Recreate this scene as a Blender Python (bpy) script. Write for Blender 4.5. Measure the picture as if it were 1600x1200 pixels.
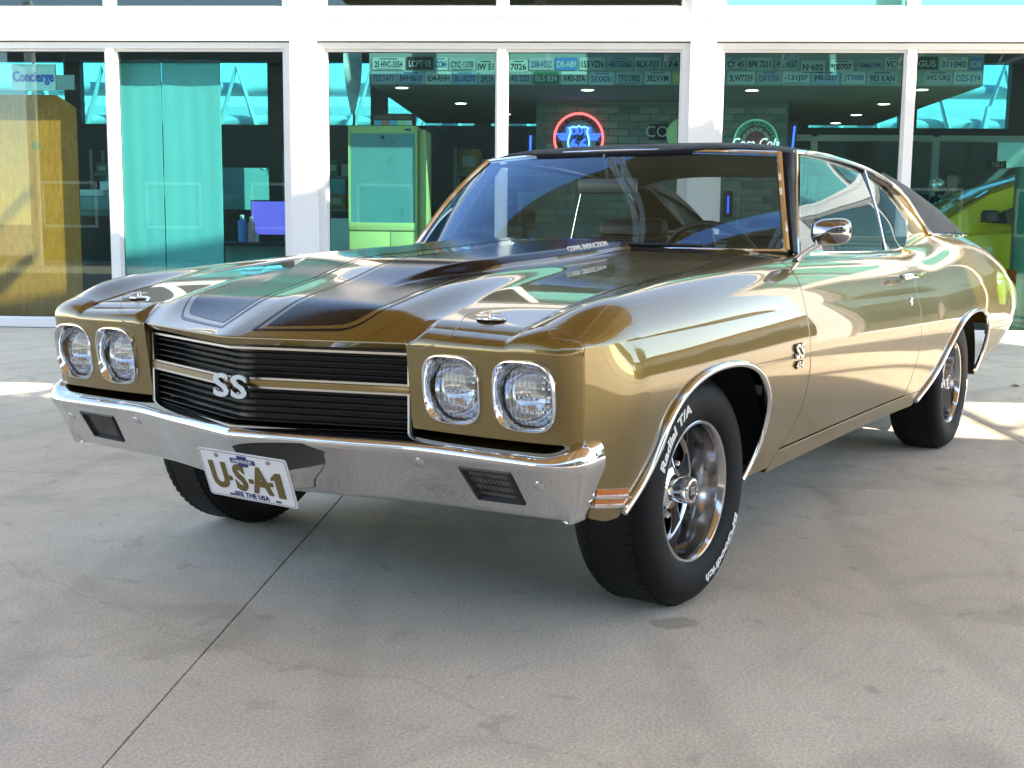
import bpy, bmesh, math, random
import numpy as np
from mathutils import Vector, Matrix
random.seed(4)
rng = np.random.default_rng(7)
for o in list(bpy.data.objects): bpy.data.objects.remove(o)
S = bpy.context.scene
COL = S.collection

# ------------------------------------------------------------------ camera
CAM = np.array([2.85576778, 2.15714445, 1.00388984])
yaw, pitch, roll = (math.radians(a) for a in (213.15189, 7.51422, 0.58018))
fw = np.array([math.cos(yaw)*math.cos(pitch), math.sin(yaw)*math.cos(pitch), -math.sin(pitch)])
rt = np.cross(fw, [0, 0, 1]); rt /= np.linalg.norm(rt); up = np.cross(rt, fw)
rt, up = math.cos(roll)*rt+math.sin(roll)*up, -math.sin(roll)*rt+math.cos(roll)*up
FPX = 1845.33
cd = bpy.data.cameras.new('camera'); cam = bpy.data.objects.new('camera', cd); COL.objects.link(cam)
cam.matrix_world = Matrix(((rt[0], up[0], -fw[0], CAM[0]), (rt[1], up[1], -fw[1], CAM[1]), (rt[2], up[2], -fw[2], CAM[2]), (0, 0, 0, 1)))
cd.sensor_width = 36; cd.lens = FPX/1600*36; cd.clip_end = 2000; cd.clip_start = .05
S.camera = cam

# ------------------------------------------------------------------ sky, sun, exposure
SUN_EL, SUN_AZ = math.radians(40), math.radians(88)       # azimuth from +x, anticlockwise
L = np.array([math.cos(SUN_EL)*math.cos(SUN_AZ), math.cos(SUN_EL)*math.sin(SUN_AZ), math.sin(SUN_EL)])
W = bpy.data.worlds.new('World'); S.world = W; W.use_nodes = True
wn = W.node_tree; sky = wn.nodes.new('ShaderNodeTexSky'); sky.sky_type = 'NISHITA'; sky.sun_disc = False
sky.sun_elevation = SUN_EL; sky.sun_rotation = math.pi/2-SUN_AZ; sky.air_density = 1.0; sky.dust_density = .0; sky.ozone_density = 1.6; sky.altitude = 800
wn.nodes['Background'].inputs['Strength'].default_value = .15
hs = wn.nodes.new('ShaderNodeHueSaturation'); hs.inputs['Saturation'].default_value = 1.0
wn.links.new(sky.outputs[0], hs.inputs['Color']); wn.links.new(hs.outputs[0], wn.nodes['Background'].inputs[0])
sd = bpy.data.lights.new('sun', 'SUN'); sd.energy = 3.3; sd.angle = math.radians(.6); sd.color = (1, .94, .84)
so = bpy.data.objects.new('sun', sd); COL.objects.link(so)
so.rotation_euler = Vector(tuple(L)).to_track_quat('Z', 'Y').to_euler()
S.view_settings.view_transform = 'Standard'; S.view_settings.look = 'None'
S.view_settings.gamma = 1; S.view_settings.exposure = 2.4
S.view_settings.use_white_balance = True; S.view_settings.white_balance_temperature = 7750; S.view_settings.white_balance_tint = 12
S.render.engine = 'CYCLES'
S.cycles.use_denoising = True; S.cycles.max_bounces = 10; S.cycles.transparent_max_bounces = 16
S.cycles.glossy_bounces = 6; S.cycles.transmission_bounces = 6; S.cycles.sample_clamp_indirect = 8; S.cycles.caustics_reflective = False; S.cycles.caustics_refractive = False

# ------------------------------------------------------------------ pixel and facade coordinates
def ray(px, py): return fw+(px-800)/FPX*rt-(py-600)/FPX*up
FA = math.radians(209.956); FN = np.array([math.cos(FA), math.sin(FA)]); FT = np.array([-FN[1], FN[0]])
def fac(n, s, z=0.):
    """point from facade coordinates: n = metres towards the building, s = metres along it, z = height"""
    q = FN*n+FT*s; return np.array([q[0], q[1], z])
def px_n(px, py, n):
    d = ray(px, py); k = (n-CAM[:2]@FN)/(d[:2]@FN); P = CAM+k*d; return P[:2]@FT, P[2]
FD = 7.77
FROT = math.atan2(FT[1], FT[0])     # local +x = +s
# in local facade frames: x = s, y = -n?  (FT x up): keep y axis = z cross FT
FY = np.array([-FT[1], FT[0]])       # = z x FT ; equals FN or -FN
FSG = 1 if FY@FN > 0 else -1

# ------------------------------------------------------------------ materials
MATS = {}
def nt(name):
    m = bpy.data.materials.new(name); m.use_nodes = True; MATS[name] = m
    return m, m.node_tree.nodes, m.node_tree.links, m.node_tree.nodes['Principled BSDF']
def mat(name, col, rough=.5, metal=0., noise=0., nscale=20., bump=0., bscale=200., coat=0., spec=.5, emit=None, estr=1., rvar=0.):
    m, N, K, b = nt(name)
    b.inputs['Base Color'].default_value = (*col, 1); b.inputs['Roughness'].default_value = rough
    b.inputs['Metallic'].default_value = metal; b.inputs['Specular IOR Level'].default_value = spec
    b.inputs['Coat Weight'].default_value = coat; b.inputs['Coat Roughness'].default_value = .03
    if emit: b.inputs['Emission Color'].default_value = (*emit, 1); b.inputs['Emission Strength'].default_value = estr
    if noise or bump or rvar:
        tc = N.new('ShaderNodeTexCoord')
    if noise or rvar:
        n = N.new('ShaderNodeTexNoise'); n.inputs['Scale'].default_value = nscale; n.inputs['Detail'].default_value = 6
        K.new(tc.outputs['Object'], n.inputs['Vector'])
        if noise:
            r = N.new('ShaderNodeMapRange'); r.inputs['From Min'].default_value = .25; r.inputs['From Max'].default_value = .75
            r.inputs['To Min'].default_value = 1-noise; r.inputs['To Max'].default_value = 1+noise
            K.new(n.outputs['Fac'], r.inputs['Value'])
            v = N.new('ShaderNodeVectorMath'); v.operation = 'SCALE'; v.inputs[0].default_value = col
            K.new(r.outputs[0], v.inputs['Scale']); K.new(v.outputs[0], b.inputs['Base Color'])
        if rvar:
            r2 = N.new('ShaderNodeMapRange'); r2.inputs['From Min'].default_value = .3; r2.inputs['From Max'].default_value = .7
            r2.inputs['To Min'].default_value = rough-rvar; r2.inputs['To Max'].default_value = rough+rvar
            K.new(n.outputs['Fac'], r2.inputs['Value']); K.new(r2.outputs[0], b.inputs['Roughness'])
    if bump:
        n2 = N.new('ShaderNodeTexNoise'); n2.inputs['Scale'].default_value = bscale; n2.inputs['Detail'].default_value = 4
        K.new(tc.outputs['Object'], n2.inputs['Vector'])
        bp = N.new('ShaderNodeBump'); bp.inputs['Strength'].default_value = bump; bp.inputs['Distance'].default_value = .002
        K.new(n2.outputs['Fac'], bp.inputs['Height']); K.new(bp.outputs[0], b.inputs['Normal'])
    return m
def schlick(N, K, ior):
    """fresnel reflectance that is the same from both sides of a thin pane"""
    r0 = ((ior-1)/(ior+1))**2; lw = N.new('ShaderNodeLayerWeight'); lw.inputs['Blend'].default_value = .5
    pw = N.new('ShaderNodeMath'); pw.operation = 'POWER'; pw.inputs[1].default_value = 5; K.new(lw.outputs['Facing'], pw.inputs[0])
    ma = N.new('ShaderNodeMath'); ma.operation = 'MULTIPLY_ADD'; ma.inputs[1].default_value = 1-r0; ma.inputs[2].default_value = r0; K.new(pw.outputs[0], ma.inputs[0]); return ma.outputs[0]
def glass(name, tint, refl=1.0, ior=1.5, coat=(1, 1, 1)):
    """see-through pane: tinted transparency under a fresnel reflection coloured by coat"""
    m = bpy.data.materials.new(name); m.use_nodes = True; MATS[name] = m
    N, K = m.node_tree.nodes, m.node_tree.links; N.clear()
    o = N.new('ShaderNodeOutputMaterial'); t = N.new('ShaderNodeBsdfTransparent'); t.inputs[0].default_value = (*tint, 1)
    g = N.new('ShaderNodeBsdfGlossy'); g.inputs['Roughness'].default_value = 0.0; g.inputs['Color'].default_value = (refl*coat[0], refl*coat[1], refl*coat[2], 1)
    x = N.new('ShaderNodeMixShader'); K.new(schlick(N, K, ior), x.inputs[0]); K.new(t.outputs[0], x.inputs[1]); K.new(g.outputs[0], x.inputs[2])
    K.new(x.outputs[0], o.inputs[0]); return m

def paint_mat():
    m, N, K, b = nt('gold_paint')
    b.inputs['Base Color'].default_value = (.185, .120, .022, 1); b.inputs['Metallic'].default_value = .62
    b.inputs['Roughness'].default_value = .30; b.inputs['Coat Weight'].default_value = 1.0
    b.inputs['Coat Roughness'].default_value = .012; b.inputs['Coat IOR'].default_value = 1.7; b.inputs['Specular Tint'].default_value = (.80, .74, .66, 1)
    tc = N.new('ShaderNodeTexCoord'); n = N.new('ShaderNodeTexNoise'); n.inputs['Scale'].default_value = 900
    K.new(tc.outputs['Object'], n.inputs['Vector'])
    r = N.new('ShaderNodeMapRange'); r.inputs['To Min'].default_value = .86; r.inputs['To Max'].default_value = 1.14
    K.new(n.outputs['Fac'], r.inputs[0]); v = N.new('ShaderNodeVectorMath'); v.operation = 'SCALE'; v.inputs[0].default_value = (.185, .120, .022)
    K.new(r.outputs[0], v.inputs['Scale']); K.new(v.outputs[0], b.inputs['Base Color'])
    w = N.new('ShaderNodeTexNoise'); w.inputs['Scale'].default_value = 3.5; w.inputs['Detail'].default_value = 2
    K.new(tc.outputs['Object'], w.inputs['Vector']); bp = N.new('ShaderNodeBump'); bp.inputs['Strength'].default_value = .03; bp.inputs['Distance'].default_value = .012
    K.new(w.outputs['Fac'], bp.inputs['Height']); K.new(bp.outputs[0], b.inputs['Coat Normal'])
    return m
GOLD = paint_mat()
CHROME = mat('chrome', (.78, .79, .80), .05, 1, rvar=.03, nscale=9)
CHROME_D = mat('bumper_chrome', (.70, .70, .70), .055, 1, rvar=.035, nscale=7, noise=.05)
STEEL = mat('brushed_steel', (.45, .45, .44), .28, 1)
BLACK = mat('black_plastic', (.012, .012, .013), .45)
GRILLE_M = mat('grille_black', (.006, .006, .007), .35)
STRIPE = mat('stripe_black', (.005, .005, .006), .14, spec=.35); STRIPE.node_tree.nodes['Principled BSDF'].inputs['Coat IOR'].default_value = 1.35
VINYL = mat('black_vinyl', (.006, .007, .010), .55, spec=.24, bump=.5, bscale=450, rvar=.08, nscale=12)
RUBBER = mat('rubber', (.005, .005, .0055), .62, spec=.22, noise=.25, nscale=30, bump=.2, bscale=300)
SEATM = mat('black_seat_vinyl', (.014, .013, .013), .42, bump=.2, bscale=200)
WELL = mat('underbody_black', (.010, .010, .010), .8)
WHITE_L = mat('white_lettering', (.72, .72, .68), .6)
AMBER = mat('amber_lens', (.55, .14, .01), .15, coat=1)
PLATE_W = mat('plate_white', (.70, .70, .72), .35)
PLATE_G = mat('plate_gold', (.16, .115, .035), .4, .4)
PLATE_B = mat('plate_blue', (.02, .03, .16), .4)
CARGLASS = glass('car_glass', (.66, .74, .74), 1.0, 1.8, (.75, .90, 1.0)); WSGLASS = glass('windshield_glass', (.66, .75, .77), 1.0, 2.1, (.45, .70, 1.0))  # blue sky tone put into the reflection colour of both glasses
LAMPGLASS = glass('lamp_glass', (.86, .88, .88), 1.0, 1.5)
TEAL = glass('teal_window_glass', (.665, .925, .92), .9, 1.5)
WHITE = mat('white_painted_metal', (.80, .80, .79), .45, noise=.03, nscale=3)
CONC_IN = mat('interior_floor', (.10, .10, .10), .3, noise=.15, nscale=4)
DARKWALL = mat('interior_dark_wall', (.05, .085, .09), .7, noise=.2, nscale=2)
CEIL = mat('interior_ceiling', (.24, .24, .24), .8)
LAMPON = mat('downlight_lit', (1, 1, 1), .5, emit=(1, .9, .75), estr=4)

# ------------------------------------------------------------------ mesh helpers
def link(name, me, m=None, parent=None):
    o = bpy.data.objects.new(name, me); COL.objects.link(o)
    if m is not None: me.materials.append(m)
    if parent is not None: o.parent = parent
    return o
def empty(name, loc=(0, 0, 0), rz=0., label=None, cat=None, group=None):
    o = bpy.data.objects.new(name, None); COL.objects.link(o); o.location = loc; o.rotation_euler = (0, 0, rz)
    o.empty_display_size = .1
    if label: tag(o, label, cat, group)
    return o
def tag(o, label=None, cat=None, group=None, kind=None):
    if label: o['label'] = label
    if cat: o['category'] = cat
    if group: o['group'] = group
    if kind: o['kind'] = kind
    return o
class MB:
    """collects shapes into one mesh; smooth flag per face, optional explicit normals per vertex"""
    def __init__(s): s.v = []; s.f = []; s.sm = []; s.n = {}
    def add(s, vs, fs, smooth=False, normals=None):
        k = len(s.v); s.v += [tuple(map(float, q)) for q in vs]
        s.f += [tuple(i+k for i in f) for f in fs]; s.sm += [smooth]*len(fs)
        if normals is not None:
            for i, q in enumerate(normals): s.n[k+i] = tuple(map(float, q))
        return s
    def box(s, a, b, M=None, bev=0.):
        (x0, y0, z0), (x1, y1, z1) = a, b
        x0, x1 = min(x0, x1), max(x0, x1); y0, y1 = min(y0, y1), max(y0, y1); z0, z1 = min(z0, z1), max(z0, z1)
        if bev:
            bm = bmesh.new(); bmesh.ops.create_cube(bm, size=1)
            for v in bm.verts: v.co = Vector(((x0+x1)/2+v.co.x*(x1-x0), (y0+y1)/2+v.co.y*(y1-y0), (z0+z1)/2+v.co.z*(z1-z0)))
            bmesh.ops.bevel(bm, geom=list(bm.edges), offset=bev, segments=2, affect='EDGES', profile=.5)
            bm.verts.index_update(); vs = [v.co.copy() for v in bm.verts]; fs = [[v.index for v in f.verts] for f in bm.faces]; bm.free()
        else:
            vs = [(x, y, z) for x in (x0, x1) for y in (y0, y1) for z in (z0, z1)]
            fs = [(0, 1, 3, 2), (4, 6, 7, 5), (0, 4, 5, 1), (2, 3, 7, 6), (0, 2, 6, 4), (1, 5, 7, 3)]
        if M is not None: vs = [M @ Vector(v) for v in vs]
        return s.add(vs, fs, bool(bev))
    def tube(s, pts, r, seg=10, closed=False, caps=True):
        P = [np.array(p, float) for p in pts]; n = len(P); R = r if hasattr(r, '__len__') else [r]*n
        vs = []; fs = []; u = None
        for i in range(n):
            a = P[(i-1) % n] if (closed or i > 0) else P[i]; b = P[(i+1) % n] if (closed or i < n-1) else P[i]
            t = b-a; t = t/(np.linalg.norm(t)+1e-12)
            if u is None:
                u = np.cross(t, [0, 0, 1]) if abs(t[2]) < .9 else np.cross(t, [1, 0, 0])
            u = u-t*(u@t); u = u/(np.linalg.norm(u)+1e-12); w = np.cross(t, u)
            for k in range(seg):
                c = 2*math.pi*k/seg; vs.append(P[i]+R[i]*(u*math.cos(c)+w*math.sin(c)))
        for i in range(n if closed else n-1):
            for k in range(seg):
                a, b = i*seg+k, i*seg+(k+1) % seg; c, d = ((i+1) % n)*seg+(k+1) % seg, ((i+1) % n)*seg+k
                fs.append((a, b, c, d))
        if caps and not closed: fs += [tuple(range(seg-1, -1, -1)), tuple((n-1)*seg+k for k in range(seg))]
        return s.add(vs, fs, True)
    def lathe(s, prof, seg=48, axis='z', center=(0, 0, 0), closed=False, caps=False, a0=0., a1=None):
        """prof: list of (radius, height along axis)"""
        vs = []; fs = []; full = a1 is None; a1 = 2*math.pi if full else a1; ns = seg if full else seg+1
        for r, h in prof:
            for k in range(ns):
                a = a0+(a1-a0)*k/seg; c, q = r*math.cos(a), r*math.sin(a)
                p = (c, q, h) if axis == 'z' else ((c, h, q) if axis == 'y' else (h, c, q))
                vs.append((p[0]+center[0], p[1]+center[1], p[2]+center[2]))
        n = len(prof)
        for i in range(n if closed else n-1):
            for k in range(seg):
                k2 = (k+1) % ns; j = (i+1) % n
                q = (i*ns+k, i*ns+k2, j*ns+k2, j*ns+k); fs.append(q if axis != 'y' else q[::-1])
        if caps:
            fs += [tuple(range(ns)), tuple((n-1)*ns+k for k in range(ns-1, -1, -1))]
        return s.add(vs, fs, True)
    def prism(s, poly, d, M=None, smooth=False):
        """poly in local xy, extruded along z by d"""
        n = len(poly); vs = [(x, y, 0) for x, y in poly]+[(x, y, d) for x, y in poly]
        fs = [tuple(range(n-1, -1, -1)), tuple(range(n, 2*n))]+[(i, (i+1) % n, n+(i+1) % n, n+i) for i in range(n)]
        if M is not None: vs = [M @ Vector(v) for v in vs]
        return s.add(vs, fs, smooth)
    def build(s, name, m=None, parent=None, mirror=False, autosm=True):
        me = bpy.data.meshes.new(name); V = s.v; F = s.f
        if mirror: V = [(x, -y, z) for x, y, z in V]; F = [f[::-1] for f in F]
        me.from_pydata(V, [], F); me.polygons.foreach_set('use_smooth', s.sm); me.update()
        if s.n:
            nn = [s.n.get(i, (0, 0, 0)) for i in range(len(V))]
            if mirror: nn = [(a, -b, c) for a, b, c in nn]
            me.normals_split_custom_set_from_vertices(nn)
        elif autosm and any(s.sm):
            me.set_sharp_from_angle(angle=math.radians(38))
        return link(name, me, m, parent)
def outward_patch(mb, fn, na, nb, ref, flange=(), fl=.022, A=None, B=None):
    """grid of fn(a,b)->(x,y,z) with normals taken from the surface; ref = rough outward direction (or function of P)"""
    a = np.linspace(0, 1, na) if A is None else np.asarray(A); b = np.linspace(0, 1, nb) if B is None else np.asarray(B)
    na, nb = len(a), len(b); AA, BB = np.meshgrid(a, b, indexing='ij'); e = 1e-4
    f = lambda x, y: np.stack(np.broadcast_arrays(*fn(x, y)), -1)
    P = f(AA, BB)
    da = f(np.clip(AA+e, 0, 1), BB)-f(np.clip(AA-e, 0, 1), BB); db = f(AA, np.clip(BB+e, 0, 1))-f(AA, np.clip(BB-e, 0, 1))
    Nn = np.cross(da, db); ln = np.linalg.norm(Nn, axis=-1, keepdims=True); Nn = Nn/np.maximum(ln, 1e-14)
    r = ref(P) if callable(ref) else np.broadcast_to(np.array(ref, float), P.shape)
    flip = np.sum(Nn*r) < 0
    if flip: Nn = -Nn
    idx = np.arange(na*nb).reshape(na, nb)
    q = np.stack([idx[:-1, :-1], idx[1:, :-1], idx[1:, 1:], idx[:-1, 1:]], -1).reshape(-1, 4)
    if flip: q = q[:, ::-1]
    mb.add(P.reshape(-1, 3), [tuple(t) for t in q.tolist()], True, Nn.reshape(-1, 3))
    for ed in flange:
        if ed == 'a0': p, n, inn = P[0], Nn[0], P[1]
        elif ed == 'a1': p, n, inn = P[-1], Nn[-1], P[-2]
        elif ed == 'b0': p, n, inn = P[:, 0], Nn[:, 0], P[:, 1]
        else: p, n, inn = P[:, -1], Nn[:, -1], P[:, -2]
        o = p-inn; o = o/np.maximum(np.linalg.norm(o, axis=-1, keepdims=True), 1e-9)
        m = n+o*.7; m /= np.linalg.norm(m, axis=-1, keepdims=True)
        rows = [p, p+o*.0025-n*.0018, p+o*.0035-n*.005, p+o*.0035-n*fl]; nr = [n, m, o, o]
        k = len(p); V = np.concatenate(rows); NN = np.concatenate(nr); fs = []
        for rr in range(3):
            for i in range(k-1): fs.append((rr*k+i, rr*k+i+1, (rr+1)*k+i+1, (rr+1)*k+i))
        # orient
        c = np.cross(V[1]-V[0], V[k]-V[0])
        if c @ NN[k] < 0: fs = [t[::-1] for t in fs]
        mb.add(V, fs, True, NN)
    return mb
def nspl(xs, ys):
    """natural cubic spline, returns vectorised function"""
    xs = np.array(xs, float); ys = np.array(ys, float)
    if xs[0] > xs[-1]: xs, ys = xs[::-1], ys[::-1]
    n = len(xs); h = np.diff(xs); A = np.zeros((n, n)); r = np.zeros(n); A[0, 0] = A[-1, -1] = 1
    for i in range(1, n-1):
        A[i, i-1], A[i, i], A[i, i+1] = h[i-1], 2*(h[i-1]+h[i]), h[i]; r[i] = 6*((ys[i+1]-ys[i])/h[i]-(ys[i]-ys[i-1])/h[i-1])
    M = np.linalg.solve(A, r)
    def f(x):
        x = np.asarray(x, float); i = np.clip(np.searchsorted(xs, x)-1, 0, n-2); a = xs[i+1]-x; b = x-xs[i]; hh = h[i]
        xc = np.clip(x, xs[0], xs[-1]); a = xs[i+1]-xc; b = xc-xs[i]
        v = M[i]*a**3/(6*hh)+M[i+1]*b**3/(6*hh)+(ys[i]/hh-M[i]*hh/6)*a+(ys[i+1]/hh-M[i+1]*hh/6)*b
        s0 = (ys[1]-ys[0])/h[0]-h[0]*(M[1])/6-h[0]*M[0]/3; s1 = (ys[-1]-ys[-2])/h[-1]+h[-1]*(M[-2])/6+h[-1]*M[-1]/3
        return v+np.where(x < xs[0], (x-xs[0])*s0, 0)+np.where(x > xs[-1], (x-xs[-1])*s1, 0)
    return f
def lagr(knots, vals, t):
    out = 0
    for i, ki in enumerate(knots):
        w = 1.
        for j, kj in enumerate(knots):
            if i != j: w = w*(t-kj)/(ki-kj)
        out = out+w*vals[i]
    return out
def sstep(a, b, x): t = np.clip((x-a)/(b-a), 0, 1); return t*t*t*(t*(t*6-15)+10)
def text_mesh(txt, size=1., depth=.0, off=0., align='CENTER', shear=0., spacing=1.):
    c = bpy.data.curves.new('t', 'FONT'); c.body = txt; c.size = size; c.extrude = depth; c.offset = off; c.align_x = align; c.align_y = 'CENTER'
    c.shear = shear; c.space_character = spacing; c.resolution_u = 3
    o = bpy.data.objects.new('t', c); me = bpy.data.meshes.new_from_object(o)
    V = [tuple(v.co) for v in me.vertices]; F = [tuple(p.vertices) for p in me.polygons]
    bpy.data.objects.remove(o); bpy.data.curves.remove(c); bpy.data.meshes.remove(me)
    return V, F
def text_on(name, txt, size, origin, xdir, ydir, m, parent=None, depth=.001, off=0., align='CENTER', shear=0., spacing=1., sx=1.):
    V, F = text_mesh(txt, size, depth, off, align, shear, spacing)
    X = np.array(xdir, float); Y = np.array(ydir, float); Z = np.cross(X, Y); O = np.array(origin, float)
    return MB().add([O+X*v[0]*sx+Y*v[1]+Z*v[2] for v in V], F).build(name, m, parent)

# ================================================================== the setting
def concrete_mat():
    m, N, K, b = nt('poured_concrete')
    g = N.new('ShaderNodeNewGeometry'); P = g.outputs['Position']
    def noise(sc, det, vec=P, dis=0., rough=.5):
        n = N.new('ShaderNodeTexNoise'); n.inputs['Scale'].default_value = sc; n.inputs['Detail'].default_value = det
        n.inputs['Distortion'].default_value = dis; n.inputs['Roughness'].default_value = rough; K.new(vec, n.inputs['Vector']); return n.outputs['Fac']
    def rng_(v, a, b_, c, d):
        r = N.new('ShaderNodeMapRange'); r.inputs['From Min'].default_value = a; r.inputs['From Max'].default_value = b_
        r.inputs['To Min'].default_value = c; r.inputs['To Max'].default_value = d; K.new(v, r.inputs['Value']); return r.outputs[0]
    def mul(a, b_):
        q = N.new('ShaderNodeMath'); q.operation = 'MULTIPLY'; K.new(a, q.inputs[0]); K.new(b_, q.inputs[1]); return q.outputs[0]
    v = mul(rng_(noise(.7, 4, dis=.4), .3, .7, .84, 1.10), rng_(noise(5, 8, rough=.65), .3, .7, .93, 1.05))
    v = mul(v, rng_(noise(130, 4, rough=.7), .38, .62, .80, 1.16))
    v = mul(v, rng_(noise(420, 2), .38, .62, .86, 1.12))
    # broom marks and rubbed streaks along the slab
    mp = N.new('ShaderNodeMapping'); mp.inputs['Rotation'].default_value = (0, 0, math.radians(30)); mp.inputs['Scale'].default_value = (1.2, 26, 1)
    K.new(P, mp.inputs['Vector']); v = mul(v, rng_(noise(2.2, 5, mp.outputs[0]), .3, .7, .975, 1.02))
    # blotches of old oil and dirt
    v = mul(v, rng_(noise(1.9, 6, dis=1.2, rough=.6), .52, .68, 1.0, .82))
    v = mul(v, rng_(noise(7.5, 5, dis=.6), .63, .72, 1.0, .78))
    for (x, y, r, k) in ((.17, .91, .052, .66), (.30, 1.45, .03, .75), (-.45, 1.62, .05, .86)):
        d = N.new('ShaderNodeVectorMath'); d.operation = 'DISTANCE'; d.inputs[1].default_value = (x, y, 0)
        w = N.new('ShaderNodeTexNoise'); w.inputs['Scale'].default_value = 9; K.new(P, w.inputs['Vector'])
        mx = N.new('ShaderNodeMix'); mx.data_type = 'VECTOR'; mx.inputs['Factor'].default_value = .12
        K.new(P, mx.inputs[4]); K.new(w.outputs['Color'], mx.inputs[5]); K.new(mx.outputs[1], d.inputs[0])
        d.inputs[1].default_value = (x*.88+.06, y*.88+.06, .06)
        v = mul(v, rng_(d.outputs['Value'], r*.75, r, k, 1.0))
    # drips, pock marks and a few hairline cracks
    vo = N.new('ShaderNodeTexVoronoi'); vo.inputs['Scale'].default_value = 5.5; K.new(P, vo.inputs['Vector'])
    sz = N.new('ShaderNodeSeparateColor'); K.new(vo.outputs['Color'], sz.inputs[0])
    dr = rng_(vo.outputs['Distance'], .035, .06, .72, 1.0); pk = rng_(sz.outputs[0], .80, .801, 1.0, 0.0)
    mm = N.new('ShaderNodeMath'); mm.operation = 'MAXIMUM'; K.new(dr, mm.inputs[0]); K.new(pk, mm.inputs[1]); v = mul(v, mm.outputs[0])
    wz = N.new('ShaderNodeTexNoise'); wz.inputs['Scale'].default_value = 2.5; wz.inputs['Detail'].default_value = 6; K.new(P, wz.inputs['Vector'])
    wx = N.new('ShaderNodeMix'); wx.data_type = 'VECTOR'; wx.inputs['Factor'].default_value = .35; K.new(P, wx.inputs[4]); K.new(wz.outputs['Color'], wx.inputs[5])
    vc = N.new('ShaderNodeTexVoronoi'); vc.feature = 'DISTANCE_TO_EDGE'; vc.inputs['Scale'].default_value = .30; K.new(wx.outputs[1], vc.inputs['Vector'])
    v = mul(v, rng_(vc.outputs['Distance'], .0, .0022, .86, 1.0))
    # tyre scuffs: wide faint arcs
    wv = N.new('ShaderNodeTexWave'); wv.wave_type = 'RINGS'; wv.rings_direction = 'Z'; wv.inputs['Scale'].default_value = .42; wv.inputs['Distortion'].default_value = 1.2; wv.inputs['Detail Scale'].default_value = .6
    mq = N.new('ShaderNodeMapping'); mq.inputs['Location'].default_value = (3.5, -6.0, 0); K.new(P, mq.inputs['Vector']); K.new(mq.outputs[0], wv.inputs['Vector'])
    v = mul(v, rng_(wv.outputs['Fac'], .93, 1.0, 1.0, .90))
    c = N.new('ShaderNodeMix'); c.data_type = 'RGBA'; c.inputs[6].default_value = (.72, .64, .505, 1); c.inputs[7].default_value = (.71, .64, .52, 1)
    K.new(rng_(noise(1.1, 3), .35, .65, 0, 1), c.inputs[0])
    s = N.new('ShaderNodeVectorMath'); s.operation = 'SCALE'; K.new(c.outputs[2], s.inputs[0]); K.new(v, s.inputs['Scale'])
    K.new(s.outputs[0], b.inputs['Base Color'])
    K.new(rng_(noise(4, 5), .3, .7, .55, .78), b.inputs['Roughness'])
    bp = N.new('ShaderNodeBump'); bp.inputs['Strength'].default_value = .18; bp.inputs['Distance'].default_value = .003
    K.new(noise(140, 5), bp.inputs['Height']); K.new(bp.outputs[0], b.inputs['Normal'])
    return m
CONC = concrete_mat()
JOINT = mat('joint_dirt', (.035, .033, .03), .9)
BRZ = math.atan2(-FT[1], -FT[0])          # building frame: x to the image right, y into the building
def bw(X, Y, Z=0.): return fac(Y, -X, Z)

gm = MB().add([(-900, -900, -.03), (900, -900, -.03), (900, 900, -.03), (-900, 900, -.03)], [(0, 1, 2, 3)])
ground = gm.build('ground', CONC); tag(ground, kind='structure')
jm = MB().add([bw(-16, -9, -.022), bw(16, -9, -.022), bw(16, 7.6, -.022), bw(-16, 7.6, -.022)], [(0, 1, 2, 3)][:1]); jo = jm.build('joint_bed', JOINT, ground)
slab_me = None; G0 = 3.03
for i in range(-5, 5):
    for j in range(-3, 3):
        X0 = -.43+G0*i; Y0 = 1.05+G0*j; w = G0-.0045; d = min(G0, 7.60-Y0)-.0045
        if d < .3: continue
        key = d > G0-.1
        if key and slab_me: o = link('slab', slab_me, None, ground)
        else:
            o = MB().box((0, 0, -.028), (w, d, 0), bev=.0025).build('slab', CONC, ground); o.data.polygons.foreach_set('use_smooth', [False]*len(o.data.polygons))
            if key: slab_me = o.data
        P = bw(X0+.00225, Y0+.00225); o.location = tuple(P); o.rotation_euler = (0, 0, BRZ)

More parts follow.
